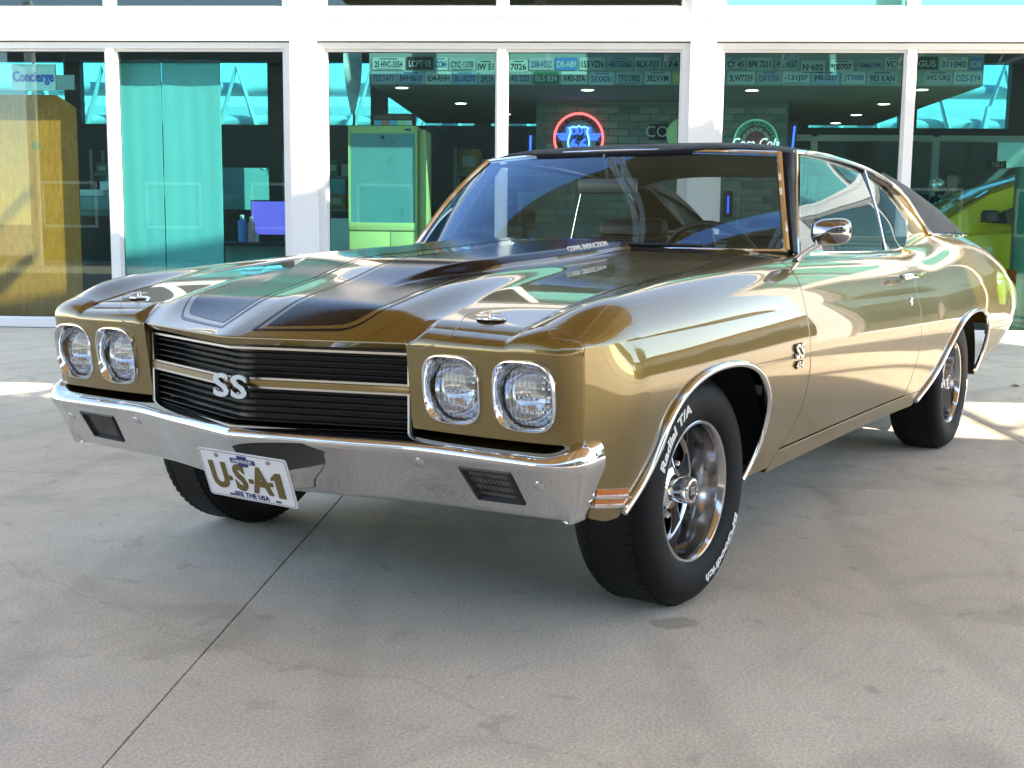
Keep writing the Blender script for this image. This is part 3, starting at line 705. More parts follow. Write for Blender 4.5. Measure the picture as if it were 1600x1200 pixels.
outward_patch(nose, rollP, 110, 16, (1, 0, .6), ('b1',))
def inner_edge(a, b): return .692+LEAN*(ZB+(ZT-ZB)*b-.64)-.09*a, .456+0*a, ZB+(ZT-ZB)*b
outward_patch(nose, inner_edge, 3, 6, (0, -1, 0))
def under(a, b): t = a; return pathx(t)-.013-.08*b, pathy(t)-.0*b, ZB-.001+0*a
outward_patch(nose, under, 30, 2, (0, 0, -1))
noses = both(nose, 'nose_panel', GOLD)

def lens_mat(axis='Y', scale=24., tint=(.72, .75, .78), mixf=.22):
    """ribbed clear lens: see-through with fine ridges that catch the light"""
    m = bpy.data.materials.new('headlamp_glass'); m.use_nodes = True; N, K = m.node_tree.nodes, m.node_tree.links; N.clear()
    o = N.new('ShaderNodeOutputMaterial'); t = N.new('ShaderNodeBsdfTransparent'); t.inputs[0].default_value = (*tint, 1)
    g = N.new('ShaderNodeBsdfGlossy'); g.inputs['Roughness'].default_value = .06; g2 = N.new('ShaderNodeBsdfGlossy'); g2.inputs['Roughness'].default_value = .01
    tc = N.new('ShaderNodeTexCoord'); wv = N.new('ShaderNodeTexWave'); wv.inputs['Scale'].default_value = scale; wv.bands_direction = axis; wv.inputs['Distortion'].default_value = 1.5; wv.inputs['Detail Scale'].default_value = .6
    w2 = N.new('ShaderNodeTexWave'); w2.inputs['Scale'].default_value = scale*.45; w2.bands_direction = 'Z' if axis == 'Y' else 'Y'
    bp = N.new('ShaderNodeBump'); bp.inputs['Strength'].default_value = .8; bp.inputs['Distance'].default_value = .006
    ad = N.new('ShaderNodeMath'); ad.operation = 'ADD'
    K.new(tc.outputs['Object'], wv.inputs['Vector']); K.new(tc.outputs['Object'], w2.inputs['Vector']); K.new(wv.outputs['Fac'], ad.inputs[0]); K.new(w2.outputs['Fac'], ad.inputs[1]); K.new(ad.outputs[0], bp.inputs['Height']); K.new(bp.outputs[0], g.inputs['Normal'])
    x = N.new('ShaderNodeMixShader'); x.inputs[0].default_value = mixf; K.new(t.outputs[0], x.inputs[1]); K.new(g.outputs[0], x.inputs[2])
    y = N.new('ShaderNodeMixShader'); K.new(schlick(N, K, 1.5), y.inputs[0]); K.new(x.outputs[0], y.inputs[1]); K.new(g2.outputs[0], y.inputs[2]); K.new(y.outputs[0], o.inputs[0])
    return m
LENS = lens_mat(); FOGR = mat('fog_reflector', (.28, .28, .29), .25, .9, noise=.7, nscale=70); FOGL = lens_mat('Y', 40., (.62, .62, .64), .16)
REFL = mat('lamp_reflector', (.75, .76, .78), .10, 1)
for sg in (1, -1):
    for cy, cz in HL:
        X0 = float(face_x(np.array(cy))); hb = MB(); rings = []
        th = np.linspace(0, 2*np.pi, 73)[:-1]
        prof = [(1.0, 0.0, -.01), (1.0, 0.0, .003), (.985, 0., .006), (.955, 0., .0065), (.935, 0., .004), (.91, .12, -.003), (.90, .45, -.010), (.94, .8, -.022), (.97, 1., -.034), (.93, 1., -.040)]
        for kq, mixc, dx in prof:
            hy, hz = sq(th, .0805*kq, .0805*kq); cyv, czv = .0785*kq*np.cos(th), .0785*kq*np.sin(th)
            yy = hy*(1-mixc)+cyv*mixc; zz = hz*(1-mixc)+czv*mixc
            rings.append(np.stack([X0+LEAN*(cz+zz-.64)+dx, sg*(cy+yy), cz+zz], -1))
        n = 72; V = np.concatenate(rings); F = []
        for i in range(len(prof)-1):
            for k in range(n):
                a, b = i*n+k, i*n+(k+1) % n; qd = (a, b, b+n, a+n); F.append(qd if sg > 0 else qd[::-1])
        hb.add(V, F, True); bez = hb.build('headlight', CHROME, car)
        xb = X0-.030
        # dark retaining ring, reflector, lens
        MB().lathe([(.0775, xb-.016), (.0775, xb-.006), (.0765, xb-.001), (.0740, xb-.001), (.073, xb-.006)], 48, 'x', (0, sg*cy, cz)).build('retaining_ring', BLACK, bez)
        MB().lathe([(.072, xb-.004), (.066, xb-.018), (.054, xb-.033), (.036, xb-.045), (.016, xb-.052), (.0, xb-.053)], 48, 'x', (0, sg*cy, cz)).build('reflector', REFL, bez)
        MB().lathe([(.0750, xb-.004), (.072, xb+.002), (.060, xb+.010), (.042, xb+.0155), (.02, xb+.018), (.0001, xb+.0185)], 48, 'x', (0, sg*cy, cz)).build('lens', LENS, bez)
        MB().lathe([(.013, xb-.050), (.013, xb-.02), (.010, xb-.016), (.0, xb-.016)], 20, 'x', (0, sg*cy, cz)).build('bulb_shield', STEEL, bez)

# ---- grille
GX = lambda y: .822-.315*np.sqrt(np.asarray(y)**2+.00004)
gback = MB()
def gpl(z0, z1, dx):
    def fn(a, b): y = (a*2-1)*.455; return GX(y)+dx, y, z0+(z1-z0)*b
    return fn
A_ = np.linspace(0, 1, 41)
outward_patch(gback, gpl(.49, .735, -.06), 41, 2, (1, 0, 0))
for zz, up_ in ((.735, -1), (.49, 1)):
    def top(a, b, zz=zz): y = (a*2-1)*.455; return GX(y)-.06+.06*b, y, zz+0*a
    outward_patch(gback, top, 41, 2, (0, 0, up_))
grille = gback.build('grille', GRILLE_M, car)
def vbar(z, hgt, dx, dep, m, name, y0=-.45, y1=.45, parent=grille):
    ys = np.linspace(y0, y1, 25); mb = MB(); rows = []
    for (ddx, dz) in ((dx, -hgt/2), (dx, hgt/2), (dx-dep, hgt/2), (dx-dep, -hgt/2)):
        rows.append(np.stack([GX(ys)+ddx, ys, 0*ys+z+dz], -1))
    V = np.concatenate(rows); n = 25; F = []
    for k in range(4):
        for i in range(n-1): F.append((k*n+i, k*n+i+1, ((k+1) % 4)*n+i+1, ((k+1) % 4)*n+i))
    mb.add(V, F); return mb.build(name, m, parent)
BARM = mat('grille_bar_dark', (.010, .010, .011), .6, spec=.2)
for (z0, z1, nb) in ((.634, .708, 4), (.512, .612, 5)):
    for i in range(nb):
        vbar(z0+(z1-z0)*(i+1)/(nb+1), .003, -.012, .03, BARM, 'grille_bar')
    # bright surround of each opening
    for z in (z0, z1): vbar(z, .0055, .001, .012, STEEL, 'grille_trim')
    for sg in (1, -1):
        x = float(GX(.448)); MB().box((x-.012, sg*.444, z0), (x+.002, sg*.450, z1)).build('grille_trim', STEEL, grille)
vbar(.623, .014, .004, .02, GOLD, 'divider_bar')
for sg in (1, -1): x = float(GX(.449)); MB().box((x-.05, sg*.4505, .495), (x+.001, sg*.456, .73)).build('grille_end', BLACK, grille)
BADGE = mat('badge_metal', (.72, .72, .70), .32, 1)
# SS emblem, slightly slanted
def emblem(name, txt, size, origin, xd, yd, parent, dep=.006, sx=1.25):
    V, F = text_mesh(txt, size, dep, .0018*size/.07, spacing=1.06); bm_em = CHROME if name == 'emblem' else BADGE; X = np.array(xd, float); Y = np.array(yd, float); Z = np.cross(X, Y); O = np.array(origin)
    return MB().add([O+X*v[0]*sx+Y*v[1]+Z*v[2] for v in V], F).build(name, bm_em, parent), MB().add([O+X*v[0]*sx*1.02+Y*v[1]*1.05+Z*(v[2]*.6-.004) for v in V], F).build(name+'_backing', BLACK, parent)
emblem('emblem', 'SS', .078, (.834, .016, .612), (0, 1, 0), (0, 0, 1), grille, .006, 1.6)

# ---- front bumper
BP = np.array([(.838, 0), (.815, .10), (.791, .20), (.768, .30), (.741, .40), (.723, .49), (.7185, .56), (.7190, .66), (.7190, .77), (.7145, .84), (.702, .880), (.683, .908), (.658, .924), (.630, .930), (.600, .932)])
bl = np.concatenate([[0], np.cumsum(np.linalg.norm(np.diff(BP, axis=0), axis=1))]); bl /= bl[-1]
bpx, bpy_ = nspl(bl, BP[:, 0]), nspl(bl, BP[:, 1])
SEC = np.array([(-.15, .522), (-.11, .526), (-.07, .525), (-.038, .518), (-.012, .507), (0, .494), (-.002, .482), (-.015, .460), (-.036, .425), (-.058, .385), (-.080, .345), (-.092, .326), (-.104, .318), (-.125, .316), (-.15, .32)])
sl = np.concatenate([[0], np.cumsum(np.linalg.norm(np.diff(SEC, axis=0), axis=1))]); sl /= sl[-1]
sd_, sz_ = nspl(sl, SEC[:, 0]), nspl(sl, SEC[:, 1])
def bumpP(a, b):
    e = 1e-3; dx = bpx(a+e)-bpx(a-e); dy = bpy_(a+e)-bpy_(a-e); ln = np.sqrt(dx*dx+dy*dy); nx, ny = dy/ln, -dx/ln
    en = sstep(.80, 1., a); dd = sd_(b); dd = dd*(1-.45*en); zz = sz_(b); zz = np.where(zz < .494, .494+(zz-.494)*(.87-.06*sstep(.45, 1., a)), zz); zz = zz+en*(.026*(zz > .49)+.0)*np.clip((zz-.49)/.02, 0, 1)
    ny = np.where(a < 1e-6, 0, ny)
    y = bpy_(a)+ny*dd*np.clip(a*40, 0, 1); return bpx(a)+nx*dd, y, zz
bm_ = MB(); outward_patch(bm_, bumpP, 130, 60, (1, .3, -.1), ('a1',))
bumper, bump2 = both(bm_, 'front_bumper', CHROME_D)
def bump_at(a, b):
    e = 1e-3; P = np.array([float(v) for v in bumpP(np.array(a), np.array(b))])
    da = np.array([float(v) for v in bumpP(np.array(a+e), np.array(b))])-P; db = np.array([float(v) for v in bumpP(np.array(a), np.array(b+e))])-P
    n = np.cross(da, db); n /= np.linalg.norm(n); n = n if n[0] > 0 else -n; return P, n
def bump_find(y, z):
    best = None
    for a in np.linspace(0, .95, 120):
        if best is None or abs(float(bpy_(a))-y) < best[0]: best = (abs(float(bpy_(a))-y), a)
    a = best[1]; bs = np.linspace(.3, .9, 200); b = bs[np.argmin(np.abs(bumpP(np.full(200, a), bs)[2]-z))]; return bump_at(a, b)
import mathutils
for sg, par in ((1, bumper), (-1, bump2)):
    bmx = bmesh.new(); bmx.from_mesh(par.data); poly_ = [(.612, .458), (.742, .461), (.752, .387), (.630, .383)]; cxy = np.mean(poly_, 0)
    def inside(y, z, k=1.0):
        q_ = [(cxy[0]+(a-cxy[0])*k, cxy[1]+(b-cxy[1])*k) for a, b in poly_]; s0 = [(q_[(i+1) % 4][0]-q_[i][0])*(z-q_[i][1])-(q_[(i+1) % 4][1]-q_[i][1])*(y-q_[i][0]) for i in range(4)]; return all(v < 0 for v in s0) or all(v > 0 for v in s0)
    cut = [f_ for f_ in bmx.faces if f_.calc_center_median().x > .60 and f_.normal.x*1 > -2 and inside(abs(f_.calc_center_median().y), f_.calc_center_median().z)]
    bmesh.ops.delete(bmx, geom=cut, context='FACES'); bmx.to_mesh(par.data); bmx.free()
    quad = [bump_find(y, z) for y, z in ((.612, .458), (.742, .461), (.752, .387), (.630, .383))]
    C = np.array([q_[0] for q_ in quad]); Nn = np.mean([q_[1] for q_ in quad], 0); Nn /= np.linalg.norm(Nn); c0 = C.mean(0)
    def ring(k, off): return (c0+(C-c0)*k+Nn*off)
    R_ = [ring(1.10, -.006), ring(1.09, .0035), ring(.97, .0045), ring(.92, -.004), ring(.86, -.038)]
    V = np.concatenate(R_); F = []
    for i in range(4):
        for k in range(4): F.append((i*4+k, i*4+(k+1) % 4, (i+1)*4+(k+1) % 4, (i+1)*4+k))
    V2 = V*np.array([1, sg, 1]); lf = MB().add(V2, [f_[::-1] if sg < 0 else f_ for f_ in F]).build('fog_lamp', BLACK, par)
    fl_ = ring(.925, -.004)*np.array([1, sg, 1])
    MB().add(fl_, [(0, 1, 2, 3) if sg > 0 else (3, 2, 1, 0)]).build('lamp_lens', FOGL, lf)
    k2 = ring(.865, -.036)*np.array([1, sg, 1]); MB().add(k2, [(0, 1, 2, 3) if sg > 0 else (3, 2, 1, 0)]).build('lamp_reflector', FOGR, lf)
    for y, z in ((.50, .460), (.815, .440)):
        P, n = bump_find(y, z); M = Vector((float(n[0]), float(n[1]), float(n[2]))).to_track_quat('Z', 'Y').to_matrix()
        m = MB().lathe([(.0135, -.002), (.0135, .0015), (.010, .004), (.0, .0052)], 20)
        m.v = [tuple(np.array(M @ Vector(v))+P) for v in m.v]; m.v = [(x, y_*sg, z_) for x, y_, z_ in m.v]
        if sg < 0: m.f = [f_[::-1] for f_ in m.f]
        m.build('bumper_bolt', CHROME_D, par)
# number plate, leaning with the bumper face
TL = math.radians(19); PX = np.array([0, 1, 0]); PY = np.array([math.sin(TL), 0, math.cos(TL)]); PZ = np.cross(PX, PY); PY = PY*.89; PO = np.array([.803, .034, .384])
def rr(w, h, r, n=5):
    p = []
    for cx, cy, a0 in ((w-r, h-r, 0), (-w+r, h-r, 90), (-w+r, -h+r, 180), (w-r, -h+r, 270)):
        for k in range(n): a = math.radians(a0+90*k/(n-1)); p.append((cx+r*math.cos(a), cy+r*math.sin(a)))
    return p
PM = Matrix(((PX[0], PY[0], PZ[0], PO[0]), (PX[1], PY[1], PZ[1], PO[1]), (PX[2], PY[2], PZ[2], PO[2]), (0, 0, 0, 1)))
def pl_box(mb, x0, x1, y0, y1, z0, z1): return mb.box((x0, y0, z0), (x1, y1, z1), PM)
pl = MB().prism(rr(.1525, .0762, .010), .0022, PM).build('license_plate', PLATE_W, car)
rim = MB(); o_, i_ = rr(.1485, .0722, .009), rr(.1470, .0707, .008); n = len(o_)
rim.add([PM @ Vector((x, y, .0031)) for x, y in o_]+[PM @ Vector((x, y, .0031)) for x, y in i_], [(k, (k+1) % n, n+(k+1) % n, n+k) for k in range(n)]); rim.build('plate_border', BLACK, pl)
for ch, xx in (('U', -.096), ('S', -.024), ('A', .047)):
    text_on('plate_character', ch, .112, PO-PY*.008+PX*xx+PZ*.0035, PX, PY, PLATE_G, pl, .0012, .0042, sx=.78)
MB().prism([(-.010, -.040), (.012, -.040), (.012, .038), (-.004, .038), (-.022, .022), (-.022, .012), (-.010, .018)], .0025, PM @ Matrix.Translation((.108, -.009, .0025))).build('plate_character', PLATE_G, pl)
for xx in (-.060, .012, .080): MB().prism(rr(.0065, .0065, .001), .0022, PM @ Matrix.Translation((xx, -.010, .0025))).build('plate_dot', PLATE_G, pl)
text_on('plate_motto', 'SEE THE USA', .021, PO-PY*.060+PZ*.0033, PX, PY, PLATE_B, pl, .0006, .0003)
bt = MB(); pl_box(bt, -.042, .042, .043, .058, .002, .0036); pl_box(bt, -.016, .016, .034, .067, .002, .0035); bt.build('plate_badge', PLATE_B, pl)
text_on('badge_lettering', 'CHEVROLET', .0125, PO+PY*.0505+PZ*.0045, PX, PY, PLATE_W, pl, .0004, .0002)
for x, y in ((-.09, .060), (.09, .060)):
    m = MB().lathe([(.006, .002), (.006, .005), (0, .006)], 12); m.v = [tuple(PM @ Vector((a+x, b+y, c))) for a, b, c in m.v]; m.build('plate_screw', STEEL, pl)
for x in (-.07, .09): MB().prism(rr(.010, .003, .0029), .0008, PM @ Matrix.Translation((x, -.064, .0023))).build('plate_slot', BLACK, pl)

# ---- amber side markers
for sg in (1, -1):
    P00, P01 = np.array([.590, 0, .428]), np.array([.462, 0, .409]); P10, P11 = np.array([.590, 0, .386]), np.array([.455, 0, .364])
    def mk(u, v, off):
        p = (P00*(1-u)+P01*u)*(1-v)+(P10*(1-u)+P11*u)*v; p = p.copy(); p[1] = float(side_lo(np.array(p[0]), np.array(p[2]))[1])+off; p[1] *= sg; return p
    def strip(v0, v1, off, u0=0., u1=1.):
        us = np.linspace(u0, u1, 7); V = [mk(u, v0, off) for u in us]+[mk(u, v1, off) for u in us]+[mk(u, v0, -.01) for u in us]+[mk(u, v1, -.01) for u in us]
        F = [(i, i+1, 7+i+1, 7+i) for i in range(6)]+[(i, 14+i, 15+i, i+1) for i in range(6)]+[(7+i, 8+i, 22+i, 21+i) for i in range(6)]+[(0, 7, 21, 14), (6, 20, 27, 13)]
        return MB().add(V, F)
    mk0 = strip(.0, 1., .003).build('side_marker', AMBER, car)
    strip(.40, .52, .009, -.04, 1.04).build('marker_trim', CHROME, mk0); strip(.90, 1.02, .009, -.04, 1.04).build('marker_trim', CHROME, mk0)
# fender badges
def side_at(x, z): return float(side_lo(np.array(x), np.array(z))[1])
for sg, fo in ((1, fenders[0]), (-1, fenders[1])):
    y = side_at(-.53, .645)
    emblem('badge', 'SS', .058, (-.545, sg*(y+.004), .648), (-sg, 0, 0), (0, .02*sg, 1), fo, .004, 1.3)
    emblem('badge_number', '454', .030, (-.548, sg*(y+.004), .607), (-sg, 0, 0), (0, .02*sg, 1), fo, .003, 1.2)

# ---- windscreen, roof and glass
def wsP(a, b):
    t = a*2-1; X0, Y0, Z0 = wsbase(t); X1 = -1.085-.122*np.abs(t)**2; Y1 = .620*t; Z1 = 1.288-.014*t*t
    bow = .022*np.sin(np.pi*b); return X0+(X1-X0)*b+bow*.5, Y0+(Y1-Y0)*b, Z0+(Z1-Z0)*b+bow*.86
ws = MB(); outward_patch(ws, wsP, 50, 24, (.6, 0, .8)); wso = ws.build('windshield', WSGLASS, car)
tr = MB()
for t in (0., 1.): tr.tube([tuple(float(v) for v in wsP(np.array(t), np.array(b))) for b in np.linspace(0, 1, 16)], .0125, 8)
tr.tube([tuple(float(v) for v in wsP(np.array(a), np.array(1.))) for a in np.linspace(0, 1, 40)], .0095, 8)
tr.tube([tuple(float(v) for v in wsP(np.array(a), np.array(0.))) for a in np.linspace(0, 1, 40)], .008, 8); tr.build('windshield_trim', CHROME, wso)
# front glass points of the side opening
RAIL = [(-1.285, .648, 1.281), (-1.5, .654, 1.284), (-1.72, .658, 1.279), (-2.0, .660, 1.264), (-2.25, .661, 1.241), (-2.45, .668, 1.208), (-2.60, .684, 1.160), (-2.72, .704, 1.09), (-2.82, .726, 1.025), (-2.865, .740, .992)]
RA = np.array(RAIL); rk = np.linspace(0, 1, len(RA)); rail = lambda t: np.stack([nspl(rk, RA[:, i])(np.asarray(t)) for i in range(3)], -1)
AB, AT = np.array([-1.005, .772, .930]), RA[0]
pil = MB(); bs = np.linspace(0, 1, 18); rows = []
for b in bs:
    W_ = np.array([float(v) for v in wsP(np.array(1.), np.array(b))]); E_ = AB+(AT-AB)*b+np.array([.012, 0, .01])*math.sin(math.pi*b)
    mid = (W_+E_)/2+np.array([.02, .022, .0]); rows.append([W_+[-.004, .004, 0], W_*.55+mid*.45+[.004, .010, .0], mid, E_*.6+mid*.4+[0, .006, 0], E_, E_+[-.02, -.03, 0], W_+[-.05, -.02, 0]])
V = np.array(rows).reshape(-1, 3); k = 7; F = []
for i in range(17):
    for j in range(k): F.append((i*k+j, i*k+(j+1) % k, (i+1)*k+(j+1) % k, (i+1)*k+j))
pil.add(V, [f_[::-1] for f_ in F], True); both(pil, 'windshield_pillar', VINYL)
zc = nspl([-1.02, -1.15, -1.4, -1.8, -2.3, -2.6, -2.8], [1.288, 1.312, 1.338, 1.353, 1.343, 1.313, 1.282])
_u = np.linspace(0, .62, 80); _R = rail(_u); rz_ = lambda x: np.interp(-x, -_R[:, 0], _R[:, 2]); ry_ = lambda x: np.interp(-x, -_R[:, 0], _R[:, 1])
def roofP(a, b):
    t = b*2-1; xf = -1.065-.20*np.abs(t)**2.2; xr = -2.79+.33*np.abs(t)**2.0; x = xf+(xr-xf)*a
    yr = ry_(x)+.004; zr = rz_(x)+.006
    w = t; zz = zr+(zc(x)-zr)*(1-np.abs(w)**3.6); fr = np.clip(1-a/.06, 0, 1); zz = zz-.010*fr**2
    return x, yr*w, zz
rf = MB(); outward_patch(rf, roofP, 70, 61, (0, 0, 1), ('a0', 'a1'), fl=.02); roof_o = rf.build('roof', VINYL, car)
# sail panels
SR = np.array([(-2.46, .60, 1.262), (-2.78, .60, 1.235), (-3.08, .635, 1.178), (-3.36, .672, 1.105), (-3.58, .705, 1.03), (-3.665, .722, .994)]); srk = np.linspace(0, 1, 6)
srear = lambda t: np.stack([nspl(srk, SR[:, i])(np.asarray(t)) for i in range(3)], -1)
def sailP(a, b):
    f_ = rail(.46+.54*b); r_ = srear(b); P = f_*(1-a)[..., None]+r_*a[..., None]; bow = np.sin(np.pi*a)*.018
    return P[..., 0], P[..., 1]+bow, P[..., 2]+bow*.6
sl_ = MB(); outward_patch(sl_, sailP, 24, 30, (0, 1, .4), ('a1',), fl=.05)
def sailTop(a, b):   # closes the roof corner above the sail
    f_ = rail(.30+.16*b); x = f_[..., 0]; return x, f_[..., 1]+0*a, f_[..., 2]
both(sl_, 'sail_panel', VINYL)
RG0 = lambda t: np.stack([-2.79+.33*t*t*.9-.0*t, .585*t, 1.278-.03*t*t], -1)
RG1 = lambda t: np.stack([-3.34+.10*t*t, .63*t, .972+0*t], -1)
def rgP(a, b):
    t = a*2-1; P = RG0(t)*(1-b)[..., None]+RG1(t)*b[..., None]; bow = .03*np.sin(np.pi*b); return P[..., 0]-.4*bow, P[..., 1], P[..., 2]+bow
rg = MB(); outward_patch(rg, rgP, 30, 16, (-.6, 0, .8)); rgo = rg.build('rear_window', CARGLASS, car)
si = MB()
def sinP(a, b):
    p = srear(b); t = np.ones_like(b); e0 = RG0(t); e1 = RG1(t); q_ = e0*(1-b)[..., None]+e1*b[..., None]+np.array([0, 0, .0]); P = p*(1-a)[..., None]+q_*a[..., None]; return P[..., 0], P[..., 1], P[..., 2]
outward_patch(si, sinP, 6, 20, (-1, -.3, .5)); both(si, 'sail_inner', VINYL)
# quarter window reveal in body colour
GR_ = np.array([(-2.10, .650, 1.246), (-2.30, .652, 1.222), (-2.46, .660, 1.185), (-2.56, .682, 1.12), (-2.57, .708, 1.05), (-2.52, .730, .985), (-2.42, .748, .944), (-2.30, .752, .925)]); grk = np.linspace(0, 1, 8)
gcurve = lambda t: np.stack([nspl(grk, GR_[:, i])(np.asarray(t)) for i in range(3)], -1)
TRV = np.array([(-2.16, .662, 1.252), (-2.36, .668, 1.228), (-2.52, .676, 1.19), (-2.70, .704, 1.10), (-2.82, .728, 1.028), (-2.862, .742, .992), (-2.66, .766, .972), (-2.36, .766, .938)]); 
tcurve = lambda t: np.stack([nspl(grk, TRV[:, i])(np.asarray(t)) for i in range(3)], -1)
def revP(a, b):
    P = gcurve(b)*(1-a)[..., None]+tcurve(b)*a[..., None]; s_ = np.sin(np.pi*a)*.012; return P[..., 0], P[..., 1]-s_*.3, P[..., 2]
rv = MB(); outward_patch(rv, revP, 14, 50, (0, 1, 0), B=np.linspace(.33, 1, 40)); both(rv, 'quarter_window_reveal', GOLD)
rv2 = MB(); outward_patch(rv2, revP, 14, 20, (0, 1, 0), B=np.linspace(0, .33, 20)); both(rv2, 'upper_reveal', BLACK)
for sgm in (False, True):
    dg = MB()
    def dgP(a, b):
        z = .918+(1.262-.918)*b; y = .752-.098*b-.012*np.sin(np.pi*b)*-1; x0 = -1.02-.30*b; x1 = -2.104+.028*b; x = x0+(x1-x0)*a; return x, y, np.minimum(z, 9)+(rz_(np.minimum(x, -1.29))-1.268)*b
    outward_patch(dg, dgP, 24, 14, (0, 1, .2)); o1 = dg.build('side_window', CARGLASS, car, mirror=sgm)
    qg = MB()
    def qgP(a, b):
        e0 = np.stack([-2.112+.03*b, .752-.10*b+.010*np.sin(np.pi*b), .918+.325*b], -1); e1 = gcurve(1-b); P = e0*(1-a)[..., None]+e1*a[..., None]; return P[..., 0], P[..., 1]+.004*np.sin(np.pi*a), P[..., 2]
    outward_patch(qg, qgP, 16, 16, (0, 1, .2)); o2 = qg.build('quarter_window', CARGLASS, car, mirror=sgm)
    MB().tube([(-2.108, .757, .916), (-2.100, .716, 1.08), (-2.078, .661, 1.252)], .006, 8).build('window_divider', CHROME, o1, mirror=sgm)
    ct = MB(); ct.tube([AB+[.0, .002, -.01], AB*.5+AT*.5+[.012, .004, .012], AT+[0, .004, .004]]+[tuple(p+np.array([0, .006, .003])) for p in rail(np.linspace(.06, 1, 40))], .0085, 8); ct.build('drip_trim', CHROME, car, mirror=sgm)
    vt = MB(); vt.tube([(-2.865, .748, .992), (-3.1, .768, .993), (-3.4, .762, .993), (-3.62, .742, .995), (-3.70, .71, .992)], .0075, 8); vt.build('vinyl_trim', CHROME, car, mirror=sgm)
    bt = MB(); bt.tube([(-1.0, .775, .925)]+[(x, float(L0y(x))+.008, float(L0z(x))+.003) for x in np.linspace(-1.1, -2.30, 20)], .006, 8); bt.build('belt_trim', CHROME, car, mirror=sgm)
    gs = MB(); gs.tube([(-1.09, .745, .93), (-1.33, .65, 1.262)]+[tuple(p+np.array([0, -.016, -.018])) for p in rail(np.linspace(.05, .5, 20))], .010, 6); gs.build('window_seal', BLACK, car, mirror=sgm)
# shelf between glass and outer top skin, and quarter shelf under the sail panel
sh = MB()
def shP(a, b): x = -.98-1.6*a; return x, .70+(L0y(x)-.70)*b, .905+(L0z(x)-.012-.905)*b
outward_patch(sh, shP, 20, 3, (0, 0, 1)); both(sh, 'belt_inner', BLACK)

# ---- deck and tail
zd = nspl([-3.25, -3.5, -3.8, -4.05, -4.25], [.975, .985, .955, .89, .825])
def deckP(a, b):
    t = b*2-1; x0 = -3.30-.02*t*t; x = x0+(-4.25-x0)*a; yw = L0y(x)-.004+0*t; z = zd(x)*(1-np.abs(t)**2.5)+L0z(np.minimum(x, -3.45))*np.abs(t)**2.5; return x, yw*t, z
dk = MB(); outward_patch(dk, deckP, 40, 31, (0, 0, 1), ('b0', 'b1', 'a0')); dk.build('trunk_lid', GOLD, car)
tl = MB()
def tailP(a, b):
    t = b*2-1; yw = .885-.02*a; z = .80-.30*a+(.03*(1-t*t))*(1-a); return -4.252-.03*np.sin(np.pi*a)-.02*(1-t*t), yw*t, z
outward_patch(tl, tailP, 14, 31, (-1, 0, 0)); tl.build('tail_panel', GOLD, car)
rb = MB()
def rbP(a, b):
    t = b*2-1; ph = a*math.pi; c = np.abs(t)**6; return -4.27-.075*np.sin(ph)*(1-.6*c)+.06*c, .885*t, .565+.07*np.cos(ph)
outward_patch(rb, rbP, 14, 51, (-1, 0, 0)); rbo = rb.build('rear_bumper', CHROME, car)
for sg in (1, -1):
    MB().box((-4.36, sg*.52, .535), (-4.33, sg*.76, .60), bev=.008).build('tail_light', mat('red_lens', (.35, .01, .01), .15) if 'red_lens' not in MATS else MATS['red_lens'], car)

# ---- mirror, handles, keyholes
hm = MB()
for sg, dr in ((1, doors[0]), (-1, doors[1])):
    h = MB().box((-1.68, .938, .826), (-1.93, .958, .848), bev=.006); h.box((-1.71, .925, .83), (-1.74, .945, .845)); h.box((-1.88, .925, .83), (-1.91, .945, .845)); h.build('door_handle', CHROME, dr, mirror=sg < 0)
    kx = -1.86; ky = side_at(kx, .735); kh = MB().lathe([(.017, -.004), (.017, .004), (.012, .007), (0, .007)], 18, 'y', (kx, ky, .735)); kh.build('keyhole', CHROME, dr, mirror=sg < 0)
    if sg > 0:
        c = np.array([-.855, .935, 1.003]); mm = MB(); th = np.linspace(0, 2*np.pi, 41)[:-1]; rows = []
        for k, dx in ((.0, .050), (.35, .048), (.68, .040), (.88, .026), (.97, .010), (1., -.008), (.97, -.014), (.92, -.014), (.90, -.008), (.0, -.008)):
            hy, hz = sq(th, .064*max(k, .001), .043*max(k, .001), 3.2); rows.append(np.stack([c[0]+dx+0*th, c[1]+hy, c[2]+hz+hy*.06], -1))
        V = np.concatenate(rows); F = []
        for i in range(len(rows)-1):
            for k in range(40): F.append((i*40+k, i*40+(k+1) % 40, (i+1)*40+(k+1) % 40, (i+1)*40+k))
        mm.add(V, [f_[::-1] for f_ in F], True); mi = mm.build('door_mirror', mat('mirror_shell', (.34, .34, .35), .08, 1), dr)
        MB().tube([(-.80, .845, .912), (-.815, .865, .935), (-.845, .905, .965), (-.85, .93, .985)], [.014, .009, .008, .010], 10).build('mirror_stem', CHROME, dr)
# aerial-thin: rear view mirror
rm = MB().box((-1.075, -.125, 1.135), (-1.10, .125, 1.195), bev=.012); rm.tube([(-1.085, 0, 1.19), (-1.06, 0, 1.25), (-1.06, 0, 1.28)], .006, 8); rm.build('rear_view_mirror', mat('mirror_grey', (.10, .105, .11), .3, .2), car)

